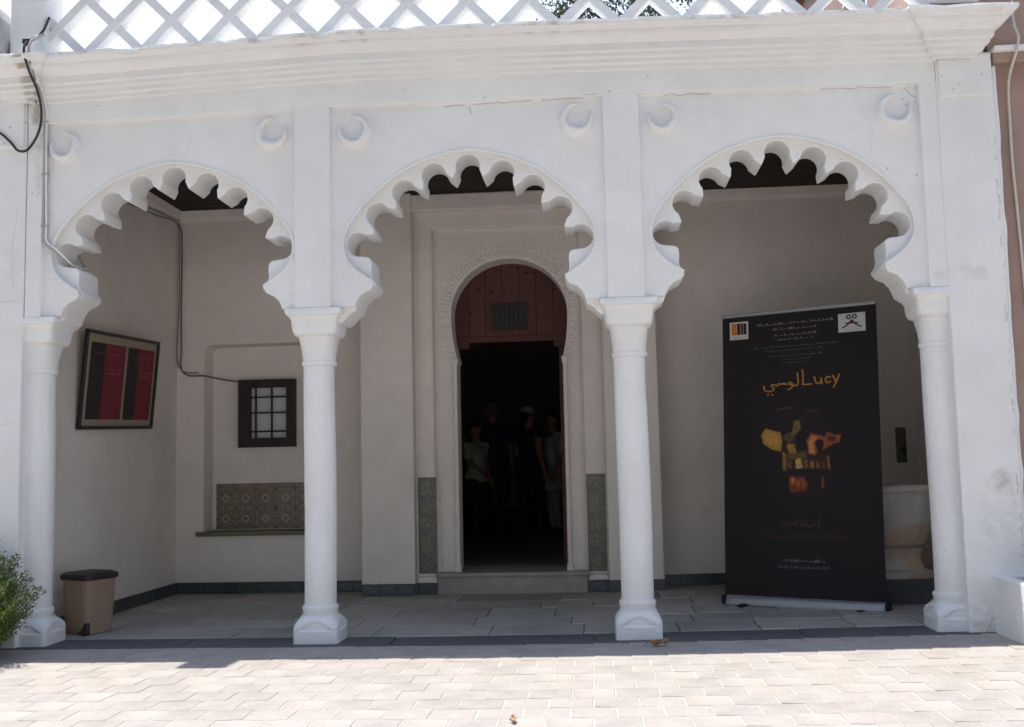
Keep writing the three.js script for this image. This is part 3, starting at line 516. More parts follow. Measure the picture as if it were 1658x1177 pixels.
{
  const W = 1.30, H = 0.755, t = thing('framed_poster', 'black framed picture with two dark and red sheets hung on the side wall', 'picture', [-3.047, 1.474, -1.462], Math.PI / 2);
  t.rotation.order = 'YXZ'; t.rotation.x = 0.10; t.rotation.z = 0.036;
  const fw = 0.026;
  for (const [n, a, b, c, d] of [['frame_bar', -W / 2, W / 2, 0, fw], ['frame_bar', -W / 2, W / 2, H - fw, H], ['frame_bar', -W / 2, -W / 2 + fw, fw, H - fw], ['frame_bar', W / 2 - fw, W / 2, fw, H - fw]]) mesh(n, box(a, b, c, d, 0, 0.03, 0.004), std({ color: lin(0.012, 0.012, 0.016), roughness: 0.4 }), t);
  mesh('backing_board', box(-W / 2 + 0.01, W / 2 - 0.01, 0.01, H - 0.01, -0.002, 0.012, 0), std({ color: lin(0.36, 0.30, 0.22), roughness: 0.85 }), t);
  for (const [x0, x1, s] of [[-0.555, 0.03, 5], [0.075, 0.575, 9]]) {
    const map = canvasTex(384, 420, (g, w, h) => {
      const q = lcg(s * 7919); g.fillStyle = '#2e2426'; g.fillRect(0, 0, w, h); g.fillStyle = '#7c2632'; g.fillRect(w * 0.40, 0, w * 0.6, h);
      for (let i = 0; i < 60; i++) { g.globalAlpha = 0.35; g.fillStyle = ['#3d332f', '#241b1f', '#473a38', '#3a2327'][Math.floor(q() * 4)]; g.beginPath(); g.ellipse(q() * w * 0.38, q() * h, 6 + 26 * q(), 5 + 16 * q(), q() * 3, 0, 7); g.fill(); }
      g.globalAlpha = 1; g.fillStyle = '#2a1c22'; for (const y of [0.62, 0.8]) g.fillRect(0, h * y, w * 0.4, 4);
      scribble(g, w * 0.14, w * 0.85, h * 0.14, 10, q, '#a58480');
      for (const [y, hh, a, b] of [[0.06, 6, 0.45, 0.9], [0.20, 6, 0.5, 0.9], [0.26, 6, 0.5, 0.86], [0.34, 16, 0.48, 0.92], [0.40, 16, 0.48, 0.9], [0.50, 9, 0.5, 0.8], [0.57, 9, 0.5, 0.85], [0.64, 6, 0.5, 0.8], [0.72, 6, 0.55, 0.85], [0.84, 6, 0.5, 0.8], [0.92, 7, 0.5, 0.75]]) scribble(g, w * a, w * b, h * y, hh, q, hh > 10 ? '#b07478' : '#96565c');
    });
    const gm = new THREE.PlaneGeometry(x1 - x0, H - 0.165); gm.translate((x0 + x1) / 2, H / 2 - 0.006, 0.0165); mesh('printed_sheet', gm, std({ map, roughness: 0.7 }), t, false);
  }
}

// ---------------------------------------------------------------- roll-up banner
{
  const A = [1.745, -1.47], B = [2.797, -0.905], W = Math.hypot(B[0] - A[0], B[1] - A[1]), turn = -Math.atan2(B[1] - A[1], B[0] - A[0]), H = 2.205;
  const mx = (A[0] + B[0]) / 2, mz = (A[1] + B[1]) / 2, t = thing('roll_up_banner', 'tall black roll-up exhibition banner with a skull and golden lettering', 'banner', [mx, floorY(mx) + 0.012, mz], turn);
  const map = canvasTex(1024, 1900, (g, w, h) => {
    const q = lcg(4711); g.fillStyle = '#1a1216'; g.fillRect(0, 0, w, h);
    const sx = (p) => p * w, sy = (p) => p * h;
    // emblems
    g.fillStyle = '#c9c3c0'; g.fillRect(sx(0.05), sy(0.0220), sx(0.128), sy(0.066));
    g.fillStyle = '#c07020'; g.fillRect(sx(0.064), sy(0.0280), sx(0.034), sy(0.042)); g.fillStyle = '#3a1a1a'; g.fillRect(sx(0.101), sy(0.0280), sx(0.022), sy(0.042)); g.fillStyle = '#50383a'; g.fillRect(sx(0.125), sy(0.0280), sx(0.018), sy(0.042)); g.fillStyle = '#241c1e'; g.fillRect(sx(0.145), sy(0.0300), sx(0.02), sy(0.040));
    g.strokeStyle = '#d9a060'; g.lineWidth = 4; g.beginPath(); g.moveTo(sx(0.07), sy(0.0350)); g.lineTo(sx(0.09), sy(0.0480)); g.lineTo(sx(0.07), sy(0.0640)); g.stroke(); scribble(g, sx(0.075), sx(0.16), sy(0.0820), 8, q, '#555');
    g.fillStyle = '#c6cacd'; g.fillRect(sx(0.765), sy(0.028), sx(0.168), sy(0.066));
    g.strokeStyle = '#3c2430'; g.lineWidth = 9; for (const s of [-1, 1]) { g.beginPath(); g.arc(sx(0.849) + s * 18, sy(0.0410), 12, 0, 7); g.stroke(); g.beginPath(); g.moveTo(sx(0.849), sy(0.0510)); g.quadraticCurveTo(sx(0.849) + s * 20, sy(0.0710), sx(0.849) + s * 62, sy(0.0780)); g.stroke(); g.beginPath(); g.moveTo(sx(0.849) - s * 6, sy(0.0600)); g.lineTo(sx(0.849) + s * 40, sy(0.0640)); g.stroke(); }
    g.fillStyle = '#5a2030'; g.beginPath(); g.arc(sx(0.849), sy(0.0600), 12, 0, 7); g.fill(); scribble(g, sx(0.80), sx(0.90), sy(0.0880), 6, q, '#6a6a70');
    // small print
    for (const [y, a, b, k, c] of [[0.046, 0.24, 0.74, 19, '#8d868c'], [0.066, 0.34, 0.62, 19, '#8d868c'], [0.088, 0.34, 0.62, 20, '#8d868c'], [0.104, 0.37, 0.6, 17, '#847d83'], [0.128, 0.19, 0.77, 13, '#716a71'], [0.142, 0.29, 0.66, 13, '#716a71'], [0.150, 0.47, 0.49, 9, '#716a71'], [0.162, 0.31, 0.66, 14, '#716a71'], [0.176, 0.40, 0.58, 12, '#69626a'], [0.188, 0.41, 0.57, 12, '#69626a']]) scribble(g, w * a, w * b, h * y, k, q, c);
    // title: the Latin name runs into the Arabic one
    g.strokeStyle = '#b07a30'; g.fillStyle = '#b07a30'; g.lineCap = g.lineJoin = 'round';
    const X = (v) => sx(0.27 + v * 0.00475), Y = (v) => sy(0.2345 + v * 0.00216);   // a 100 x 40 box
    const path = (pts, lw) => { g.lineWidth = lw; g.beginPath(); g.moveTo(X(pts[0][0]), Y(pts[0][1])); for (let i = 1; i < pts.length - 1; i++) { const mxx = (pts[i][0] + pts[i + 1][0]) / 2, my = (pts[i][1] + pts[i + 1][1]) / 2; g.quadraticCurveTo(X(pts[i][0]), Y(pts[i][1]), X(mxx), Y(my)); } const e = pts[pts.length - 1]; g.lineTo(X(e[0]), Y(e[1])); g.stroke(); };
    path([[55, -9], [56, 0], [55, 15]], 11); path([[48, -4], [49, 5], [49, 15], [44, 17], [42, 14]], 10); path([[55, 15], [60, 15.5], [67, 15]], 9);      // L shared with alif, then lam
    path([[42, 14], [38, 9], [35, 12], [38, 15], [42, 14], [40, 20], [35, 22]], 9);                                                                    // waw
    path([[33, 14], [31, 10], [30, 14], [28, 10], [26, 14], [23, 10], [20, 15]], 9);                                                                   // seen
    path([[20, 15], [14, 11], [11, 14], [16, 18], [14, 23], [6, 24], [1, 19], [2, 14]], 9); g.beginPath(); g.arc(X(7), Y(29), 7, 0, 7); g.arc(X(13), Y(29), 7, 0, 7); g.fill();   // ya with its two dots
    path([[71, 4], [72, 13], [76, 15.5], [80, 12], [80, 4], [80.5, 15.5]], 10); path([[92, 6], [88, 4], [85, 9], [87, 15], [92, 13]], 10); path([[95, 3], [98, 10], [99, 13]], 10); path([[104, 2], [100, 13], [96, 22]], 10);   // u c y
    // skull, lit from one side, most of it lost in the dark
    const blob = (pts, c, a = 1) => {                            // a lit patch of bone: soft edge, then dabs of lighter and darker ochre inside it
      const tr = () => { g.beginPath(); pts.forEach(([x, y], i) => (i ? g.lineTo(sx(x), sy(y)) : g.moveTo(sx(x), sy(y)))); g.closePath(); };
      const xs = pts.map((v) => v[0]), ys = pts.map((v) => v[1]), x0 = Math.min(...xs), x1 = Math.max(...xs), y0 = Math.min(...ys), y1 = Math.max(...ys), [cr, cg, cb] = [1, 3, 5].map((k) => parseInt(c.slice(k, k + 2), 16));
      g.save(); g.fillStyle = c; g.shadowColor = c; g.shadowBlur = 12; tr(); g.fill(); g.shadowBlur = 0; tr(); g.clip();
      const m = Math.round(90 + (x1 - x0) * (y1 - y0) * 26000); for (let i = 0; i < m; i++) { const k = 0.45 + 0.95 * q(); g.globalAlpha = 0.22; g.fillStyle = `rgb(${Math.min(255, cr * k * 1.12)},${Math.min(255, cg * k)},${Math.min(255, cb * k * 0.9)})`; g.beginPath(); g.ellipse(sx(lerp(x0, x1, q())), sy(lerp(y0, y1, q())), 1.5 + 8 * q(), 1 + 4.5 * q(), q() * 3, 0, 7); g.fill(); }
      g.restore(); g.globalAlpha = 1;
    };
    const U = (x, y) => [(x - 35) / 830, 0.296 + y / 1570];      // from a sketch 900 wide
    const P = (l, c, a) => blob(l.map(([x, y]) => U(x, y)), c, a);
    P([[330, 110], [420, 80], [540, 100], [600, 170], [610, 240], [560, 235], [500, 250], [450, 160], [380, 240], [300, 200], [300, 150]], '#1e161a'); P([[355, 300], [400, 262], [440, 250], [470, 300], [495, 320], [560, 325], [605, 330], [610, 430], [560, 425], [480, 422], [400, 425], [358, 428]], '#2c2118'); P([[380, 430], [480, 440], [580, 440], [575, 530], [500, 560], [420, 560], [385, 520]], '#24171a'); P([[440, 240], [470, 230], [492, 300], [470, 318], [445, 300]], '#140f14');
    P([[318, 98], [350, 78], [400, 74], [430, 82], [400, 84], [350, 90]], '#4a3024'); P([[480, 92], [520, 100], [550, 104], [545, 110], [500, 104]], '#4a3024');
    P([[246, 228], [270, 190], [310, 205], [350, 215], [360, 262], [350, 320], [300, 305], [258, 275]], '#9c7a35'); P([[262, 225], [300, 215], [335, 230], [340, 280], [300, 285], [268, 262]], '#b08a3e');
    P([[425, 155], [455, 150], [460, 200], [430, 230], [400, 250], [375, 245], [372, 230], [415, 215]], '#6d5a34'); P([[360, 240], [400, 225], [430, 235], [420, 262], [390, 270]], '#4c4128');
    P([[388, 280], [420, 280], [436, 330], [400, 335], [385, 300]], '#92733a'); P([[360, 320], [378, 335], [378, 425], [362, 420]], '#80602e'); P([[380, 335], [440, 332], [480, 320], [490, 360], [430, 365], [390, 358]], '#5a4a2a');
    P([[430, 368], [455, 360], [466, 412], [430, 414]], '#b89a56'); P([[470, 372], [490, 368], [496, 412], [476, 414]], '#6a4a2a'); P([[385, 372], [405, 370], [410, 412], [388, 414]], '#5c4326'); P([[565, 380], [580, 382], [582, 414], [568, 414]], '#5a3822'); P([[507, 376], [523, 376], [524, 414], [508, 412]], '#9c6438'); P([[536, 380], [552, 382], [552, 416], [540, 414]], '#7e4a2c'); P([[593, 350], [602, 352], [608, 422], [600, 418]], '#86622f');
    P([[488, 265], [515, 225], [560, 238], [585, 248], [600, 222], [640, 240], [668, 236], [660, 275], [630, 285], [600, 300], [570, 320], [580, 290], [575, 262], [545, 258], [530, 275], [545, 320], [535, 345], [500, 335], [498, 300]], '#8a4c2c'); P([[500, 270], [520, 240], [545, 250], [522, 280], [530, 338], [502, 330]], '#b5824a'); P([[600, 240], [640, 250], [640, 272], [605, 270]], '#4e2a1e');
    P([[395, 458], [440, 462], [470, 460], [490, 500], [480, 535], [400, 545], [392, 500]], '#6a3420'); P([[402, 462], [420, 465], [420, 500], [404, 498]], '#a5643a'); P([[432, 478], [448, 480], [450, 515], [430, 512]], '#99562f'); P([[455, 470], [465, 470], [478, 515], [465, 518]], '#8a4a2a'); P([[566, 462], [574, 464], [572, 520], [560, 512]], '#6e4a26');
    // lower lines
    g.strokeStyle = g.fillStyle = '#54301f'; const ar = (x0, y0, s) => { const p2 = (l, lw) => { g.lineWidth = lw; g.beginPath(); l.forEach(([a, b], i) => (i ? g.lineTo(x0 + a * s, y0 + b * s) : g.moveTo(x0 + a * s, y0 + b * s))); g.stroke(); };
      p2([[150, -22], [150, 6]], 7); p2([[150, 14], [146, 16]], 6); p2([[140, 4], [132, -4], [126, 4], [112, 6], [104, 12]], 7); p2([[104, 4], [96, 4], [90, -4], [84, 4], [74, 4]], 7); p2([[74, -20], [74, 4]], 7); p2([[58, -24], [58, 4]], 7); p2([[50, -24], [44, 4], [38, -8]], 7); p2([[36, 4], [24, -6], [16, 4], [4, 4], [4, -20]], 7); p2([[-4, 4], [-16, 6], [-22, 0]], 7); g.beginPath(); g.arc(x0 + 132 * s, y0 - 14 * s, 4, 0, 7); g.arc(x0 + 90 * s, y0 - 14 * s, 4, 0, 7); g.fill(); };
    ar(sx(0.40), sy(0.752), 1.45);
    g.font = '44px serif'; g.textAlign = 'center'; g.fillStyle = '#4a2a1e'; g.fillText('L’Afrique terre des origines', sx(0.51), sy(0.80));
    g.strokeStyle = '#6d666c'; g.fillStyle = '#756e74'; g.font = '26px sans-serif'; g.fillText('2009', sx(0.40), sy(0.880)); scribble(g, sx(0.43), sx(0.64), sy(0.880), 22, q, '#756e74'); g.fillText('Du 06 juillet au 30 août 2009', sx(0.51), sy(0.902));
  });
  const back = 0.075, gm = new THREE.PlaneGeometry(W - 0.012, H - 0.068, 8, 24), p = gm.attributes.position; for (let i = 0; i < p.count; i++) p.setZ(i, 0.006 * Math.sin(p.getX(i) * 2.2) * Math.sin(p.getY(i) * 1.4 + 1) - 0.01 * Math.pow((p.getY(i) + 1.1) / 2.2, 2)); gm.computeVertexNormals(); gm.translate(0, 0.068 + (H - 0.068) / 2, 0.02); gm.rotateX(-back);
  mesh('printed_sheet', gm, std({ map, roughness: 0.8 }), t, false);
  mesh('cassette', loft([[0.0, 0.001, 0.001, 2], [0.0, W / 2, 0.055, 8], [0.024, W / 2, 0.058, 6], [0.052, W / 2, 0.045, 4], [0.066, W / 2, 0.02, 3]], 40), M.alu, t);
  for (const s of [-1, 1]) mesh('end_cap', box(s * W / 2 - 0.012, s * W / 2 + 0.012, 0.0, 0.07, -0.06, 0.06, 0.01, 2), M.iron, t);
  mesh('top_rail', box(-W / 2 + 0.004, W / 2 - 0.004, H - 0.012, H + 0.014, -0.004, 0.03, 0.005).rotateX(-back), M.alu, t);
  mesh('support_pole', new THREE.CylinderGeometry(0.011, 0.011, H - 0.05, 12).translate(0, 0.03 + (H - 0.05) / 2, -0.02).rotateX(-back), M.alu, t);
  for (const s of [-1, 1]) mesh('foot', box(s * W * 0.36 - 0.025, s * W * 0.36 + 0.025, -0.002, 0.014, -0.17, 0.15, 0.005), M.iron, t);
}

// ---------------------------------------------------------------- stone wash basin behind the banner
{
  const t = thing('stone_basin', 'weathered stone basin on a dark plinth beside the black banner', 'fountain', [2.99, floorY(3), -1.5]);
  mesh('plinth', box(-0.42, 0.42, 0, 0.185, -0.36, 0.34, 0.012, 2), M.slate, t);
  mesh('pedestal', loft([[0.18, 0.27, 0.25, 5], [0.23, 0.27, 0.25, 5], [0.25, 0.22, 0.2, 4], [0.33, 0.2, 0.18, 4], [0.40, 0.22, 0.2, 4], [0.415, 0.25, 0.23, 4]], 36), M.basin, t);
  const fl = (s) => { const g = loft(s, 96), p = g.attributes.position; for (let i = 0; i < p.count; i++) { const x = p.getX(i), z = p.getZ(i), y = p.getY(i), a = Math.atan2(z, x), f = 1 - 0.030 * Math.pow(Math.abs(Math.sin(a * 9)), 3) * sst(0.42, 0.5, y) * (1 - sst(0.77, 0.82, y)); p.setX(i, x * f); p.setZ(i, z * f); } return toCreasedNormals(g, 0.9); };
  mesh('bowl', fl([[0.405, 0.19, 0.18, 2.4], [0.415, 0.225, 0.21, 2.5], [0.44, 0.25, 0.235, 2.6], [0.50, 0.272, 0.255, 2.6], [0.58, 0.292, 0.275, 2.7], [0.68, 0.312, 0.295, 2.8], [0.78, 0.327, 0.31, 2.9], [0.815, 0.333, 0.315, 3], [0.822, 0.345, 0.327, 3], [0.858, 0.348, 0.33, 3], [0.866, 0.34, 0.322, 3], [0.866, 0.29, 0.272, 3], [0.82, 0.27, 0.25, 3], [0.72, 0.2, 0.18, 2.5], [0.68, 0.05, 0.05, 2]]), M.basin, t);
  const plate = thing('tap_plate', 'narrow dark metal tap plate on the back wall above the stone basin', 'tap', [3.47, 1.06, ZB]);
  mesh('back_plate', box(-0.045, 0.045, 0, 0.31, 0.0, 0.014, 0.006), std({ color: lin(0.13, 0.12, 0.085), roughness: 0.5, metalness: 0.3 }), plate);
  mesh('spout', tube([[0, 0.12, 0.005], [0, 0.13, 0.05], [0, 0.12, 0.085], [0, 0.085, 0.095]], 0.011, 14), M.iron, plate);
}

// ---------------------------------------------------------------- waste bin
{
  const t = thing('waste_bin', 'tan plastic pedal bin with a dark lid beside the column', 'bin', [-2.80, floorY(-2.8) + 0.012, -0.56], -0.42);
  const tan = std({ color: lin(0.34, 0.24, 0.16), roughness: 0.5, bumpMap: grainBump, bumpScale: 0.0006 }), lid = std({ color: lin(0.032, 0.024, 0.024), roughness: 0.45 });
  mesh('body', loft([[0.0, 0.112, 0.11, 9], [0.006, 0.118, 0.115, 9], [0.05, 0.12, 0.118, 9], [0.20, 0.126, 0.123, 9], [0.36, 0.132, 0.13, 9], [0.375, 0.137, 0.134, 9], [0.385, 0.137, 0.134, 9]], 48), tan, t);
  mesh('lid', loft([[0.372, 0.138, 0.138, 9], [0.376, 0.145, 0.145, 9], [0.396, 0.150, 0.149, 9], [0.412, 0.146, 0.145, 8], [0.426, 0.12, 0.118, 7], [0.43, 0.06, 0.06, 5]], 48), lid, t);
  mesh('hinge', box(-0.06, 0.06, 0.37, 0.40, -0.162, -0.14, 0.006), lid, t);
  mesh('pedal_recess', box(0.06, 0.122, 0.0, 0.085, 0.085, 0.1175, 0.01, 2), lid, t);
  mesh('pedal', box(0.068, 0.114, 0.015, 0.03, 0.10, 0.15, 0.005, 2), lid, t);
}

// ---------------------------------------------------------------- cables
{
  const t = thing('conduit_bundle', 'grey cable bundle running down the facade into the left arch', 'cable');
  const line = (pts, r, m, n) => mesh(n, tube(pts, r, 90, 6), m, t);
  line([[-2.80, 4.05, 0.2], [-2.85, 3.99, 0.262], [-2.866, 3.90, 0.275], [-2.868, 3.80, 0.21], [-2.872, 3.70, 0.13], [-2.874, 3.62, 0.045], [-2.874, 3.4, 0.03], [-2.873, 3.05, 0.028], [-2.870, 2.80, 0.028], [-2.862, 2.67, 0.026], [-2.80, 2.618, 0.016], [-2.765, 2.57, -0.03], [-2.75, 2.535, -0.10], [-2.745, 2.535, -0.2], [-2.75, 2.54, -0.32], [-2.85, 2.72, -0.36], [-3.04, 2.95, -0.5], [-3.045, 3.37, -1.55], [-3.045, 3.40, -1.66], [-3.045, 3.44, -2.2], [-3.03, 3.46, -2.70]], 0.009, M.cableGrey, 'cable');
  line([[-2.83, 4.0, 0.22], [-2.845, 3.95, 0.272], [-2.848, 3.86, 0.262], [-2.856, 3.75, 0.165], [-2.862, 3.62, 0.046], [-2.862, 3.4, 0.031], [-2.858, 3.1, 0.03], [-2.852, 2.82, 0.028], [-2.846, 2.68, 0.026], [-2.79, 2.632, 0.016], [-2.745, 2.575, -0.03], [-2.73, 2.54, -0.1], [-2.725, 2.54, -0.2], [-2.725, 2.545, -0.31]], 0.0075, M.plaster, 'cable');
  line([[-3.035, 3.44, -2.68], [-3.02, 3.38, -2.715], [-3.012, 3.2, -2.722], [-3.015, 2.6, -2.724], [-3.01, 2.25, -2.724], [-3.005, 2.06, -2.72], [-2.95, 2.01, -2.73], [-2.80, 2.0, -2.735], [-2.70, 1.98, -2.80], [-2.62, 1.965, -2.96], [-2.52, 1.955, -2.975]], 0.008, M.cableBrown, 'cable');
  line([[-3.045, 3.35, -1.5], [-3.045, 3.37, -1.66], [-3.045, 3.40, -2.2], [-3.035, 3.42, -2.68], [-3.03, 3.3, -2.70], [-3.03, 2.7, -2.71], [-3.03, 2.1, -2.71], [-2.98, 2.04, -2.73], [-2.85, 2.03, -2.735]], 0.005, M.cableBrown, 'cable');
  for (const y of [3.5, 3.14, 2.78]) mesh('clip', box(-2.886, -2.846, y, y + 0.012, 0.012, 0.042, 0.003), M.cableGrey, t);
  const b = thing('black_cable', 'black cable hanging in a loop below the cornice on the left', 'cable');
  mesh('cable', tube([[-3.6, 3.62, 0.12], [-3.3, 3.50, 0.10], [-3.164, 3.431, 0.085], [-3.09, 3.365, 0.08], [-3.03, 3.30, 0.08], [-2.975, 3.298, 0.08], [-2.92, 3.36, 0.08], [-2.882, 3.45, 0.08], [-2.868, 3.56, 0.09], [-2.87, 3.68, 0.14], [-2.882, 3.80, 0.24], [-2.89, 3.90, 0.285], [-2.888, 3.955, 0.275], [-2.86, 4.01, 0.24], [-2.82, 4.06, 0.2], [-2.81, 4.2, 0.12]], 0.0085, 110, 7), M.cableBlack, b);
  mesh('gland', box(-2.915, -2.865, 3.965, 4.0, 0.22, 0.27, 0.006), M.cableBlack, b);
}

// ---------------------------------------------------------------- neighbouring building, roof clutter
{
  const t = thing('pink_building', 'pink rendered building adjoining the white porch at its end pier', 'building');
  mesh('front_wall', box(3.381, 8, -0.05, 7.2, -0.285, -0.04, 0), M.pink, t);
  mesh('side_wall', box(3.76, 4.0, 3.0, 7.2, -3.0, -0.29, 0), M.pink, t); mesh('side_wall', box(3.76, 4.0, 5.22, 7.2, -13, -3.0, 0), M.pink, t);
  mesh('rear_wall', box(3.76, 8, 5.22, 7.2, -13.3, -13.01, 0), M.pink, t);
  mesh('roof', box(3.6, 8.1, 7.19, 7.4, -13.4, 0.02, 0.01), M.pink, t);
  mesh('string_course', box(3.384, 8, 3.60, 3.665, -0.06, 0.035, 0.012, 2), M.pink, t);
  mesh('string_course', box(3.384, 8, 3.665, 3.70, -0.06, 0.075, 0.01, 2), M.plaster, t);
  // broken edge of whitewash along the joint with the porch
  const js = []; for (let i = 0; i <= 90; i++) js.push([0.3 + i * 0.0365, 0.011 + 0.010 * Math.pow(vnoise(i * 0.31, 2, 99, 8), 2), 0.010, 3, 3.388 + 0.006 * vnoise(i * 0.2, 5, 99, 4), 0.002]);
  mesh('joint_plaster', loft(js, 10), M.plaster, t);
  for (let f = 0; f < 2; f++) for (let k = 0; k < 3; k++) {
    const z = -4.5 - k * 2.9, y = 4.7 + f * 0.0; if (f) continue; const w = part('window', t);
    mesh('frame', box(3.735, 3.77, y, y + 1.5, z - 0.5, z + 0.5, 0.01), M.plaster, w); mesh('shutter', box(3.72, 3.745, y + 0.06, y + 1.44, z - 0.44, z + 0.44, 0.005), M.greenStone, w);
  }
  const c = thing('wall_cable', 'pale peeling cable hanging down the pink wall', 'cable');
  mesh('cable', tube([[3.545, 4.4, -0.02], [3.535, 3.85, 0.02], [3.53, 3.74, 0.085], [3.515, 3.66, 0.085], [3.488, 3.5, 0.0], [3.484, 3.2, -0.02], [3.482, 3.0, -0.02], [3.495, 2.6, -0.025], [3.505, 2.3, -0.03], [3.52, 1.6, -0.03]], 0.009, 80, 6), std({ color: lin(0.6, 0.55, 0.5) }), c);
  const h = thing('metal_housing', 'grey metal housing with a rounded edge standing on the cornice by the post', 'cabinet', [-3.2, 3.93 + sag(-3.2), 0.12]);
  mesh('casing', (() => { const g2 = slab(shapeOf([[-0.3, 0], [0.10, 0], [0.115, 0.1], [0.11, 0.2], [0.09, 0.29], [0.05, 0.37], [0.0, 0.42], [-0.3, 0.42]]), -0.12, 0.12, 0.012, 2); return g2; })(), M.grey, h);
  mesh('edge_strip', tube([[0.118, 0.01, 0.125], [0.13, 0.1, 0.125], [0.125, 0.2, 0.125], [0.102, 0.3, 0.125], [0.06, 0.385, 0.125]], 0.008, 20, 6), M.cableGrey, h);
  for (const [x, y] of [[-0.02, 0.05], [0.06, 0.13], [0.03, 0.3]]) mesh('bolt', new THREE.SphereGeometry(0.009, 8, 6).translate(x, y, 0.12), M.iron, h);
  const p = thing('roof_plank', 'old brown plank lying on the cornice block by the pink wall', 'plank', [3.12, 3.945 + sag(3.1), 0.14], 0.06);
  mesh('plank', box(-0.17, 0.23, 0, 0.022, -0.06, 0.06, 0.004), std({ map: woodMap(861, [0.16, 0.11, 0.075]) }), p);
}

// ---------------------------------------------------------------- planter on the right
{
  const t = thing('white_planter', 'white masonry planter with soil at the foot of the end pier', 'planter', [0, 0.03, 0]);
  const x0 = 3.17, x1 = 4.6, z0 = 0.035, z1 = 0.95, h = 0.36, w = 0.07;
  const g = [box(x0, x0 + w, -0.05, h, z0, z1, 0.012, 2), box(x1 - w, x1, -0.05, h, z0, z1, 0.012, 2), box(x0 + w - 0.01, x1 - w + 0.01, -0.05, h - 0.002, z1 - w, z1 - 0.002, 0.012, 2), box(x0 + w - 0.01, x1 - w + 0.01, -0.05, h - 0.002, z0 + 0.002, z0 + w, 0.012, 2)];
  mesh('planter_wall', join(g), M.plaster, t);
  const s = new THREE.PlaneGeometry(x1 - x0 - 0.1, z1 - z0 - 0.1, 24, 16); s.rotateX(-Math.PI / 2); for (let i = 0; i < s.attributes.position.count; i++) s.attributes.position.setY(i, 0.03 * vnoise(i * 0.7, i * 0.13, 99, 3)); s.computeVertexNormals(); s.translate((x0 + x1) / 2, h - 0.05, (z0 + z1) / 2); mesh('soil', s, M.soil, t);
}

// ---------------------------------------------------------------- plants
function leafMat(c, tr = 0.35) { return new THREE.MeshPhysicalMaterial({ color: lin(...c), roughness: 0.85, transmission: tr, thickness: 0, side: THREE.DoubleSide, vertexColors: true }); }
function sprayGeo(list) {                                      // list of [base, dir, up, length, width, tint]
  const pos = [], col = [], idx = [], s = new THREE.Vector3(), a = new THREE.Vector3();
  for (const [b, d, u, L, w, c] of list) {
    s.crossVectors(d, u).normalize(); const n = pos.length / 3, put = (t, k, h) => { a.copy(b).addScaledVector(d, L * t).addScaledVector(s, w * k).addScaledVector(u, h * L); pos.push(a.x, a.y, a.z); col.push(c, c * 1.0, c * 0.95); };
    put(0, 0, 0); put(0.45, 0.5, 0.05); put(0.45, -0.5, 0.05); put(1, 0, -0.04); idx.push(n, n + 1, n + 2, n + 2, n + 1, n + 3);
  }
  const g = new THREE.BufferGeometry(); g.setAttribute('position', new THREE.Float32BufferAttribute(pos, 3)); g.setAttribute('color', new THREE.Float32BufferAttribute(col, 3)); g.setIndex(idx); g.computeVertexNormals(); return g;
}
const V = (x, y, z) => new THREE.Vector3(x, y, z);
function rv() { const a = rr(0, 6.2832), y = rr(-1, 1), r = Math.sqrt(1 - y * y); return V(r * Math.cos(a), y, r * Math.sin(a)); }
{ // feathery shrub, bottom left
  const t = thing('feathery_shrub', 'feathery bright green shrub growing against the left end column', 'shrub', [-3.27, 0, 0.46]);
  const sprays = [], stems = [];
  for (let i = 0; i < 950; i++) {
    const a = rr(0, 6.2832), r0 = Math.sqrt(rnd()) * 0.34, lean = rr(0.0, 0.55), L = rr(0.25, 0.84) * (1 - 0.42 * lean) * (1.05 - 0.9 * r0), d = V(Math.cos(a) * lean, 1.05, Math.sin(a) * lean).normalize(), p = V(Math.cos(a) * r0, 0.02, Math.sin(a) * r0), pts = [];
    for (let k = 0; k <= 7; k++) { const u = k / 7; pts.push(p.clone().addScaledVector(d, L * u).add(V(Math.cos(a) * 0.09 * u * u, -0.09 * u * u * lean, Math.sin(a) * 0.09 * u * u))); }
    if (i % 5 === 0) stems.push(new THREE.TubeGeometry(new THREE.CatmullRomCurve3(pts), 7, 0.0026, 4, false));
    const tone = rr(0.55, 1.35);
    for (let k = 0; k < 60; k++) { const u = Math.pow(rnd(), 0.8), f = Math.min(6.99, u * 7), j = Math.floor(f), b = pts[j].clone().lerp(pts[j + 1], f - j).addScaledVector(rv(), 0.018), q = rv().addScaledVector(d, 0.7).normalize(); sprays.push([b, q, rv(), rr(0.016, 0.036), rr(0.007, 0.013), tone * rr(0.75, 1.25)]); }
  }
  mesh('foliage', sprayGeo(sprays), leafMat([0.12, 0.175, 0.02]), t, false); mesh('stems', join(stems), std({ color: lin(0.09, 0.08, 0.03) }), t);
}
{ // small plant in the planter
  const t = thing('potted_seedling', 'small green leafy plant in the white planter', 'plant', [3.37, 0.335, 0.22]);
  const l = []; for (let i = 0; i < 26; i++) { const a = rr(0, 6.28), d = V(Math.cos(a), rr(0.3, 1.4), Math.sin(a)).normalize(); l.push([V(0, rr(0.05, 0.22), 0).addScaledVector(d, 0.02), d, V(0, 1, 0).cross(d).cross(d).normalize().multiplyScalar(-1), rr(0.06, 0.11), rr(0.018, 0.03), rr(0.8, 1.2)]); }
  mesh('leaves', sprayGeo(l), leafMat([0.09, 0.14, 0.03]), t, false); mesh('stem', tube([[0, -0.02, 0], [0.005, 0.1, 0.005], [0, 0.24, 0]], 0.004, 8, 5), std({ color: lin(0.08, 0.08, 0.03) }), t);
}
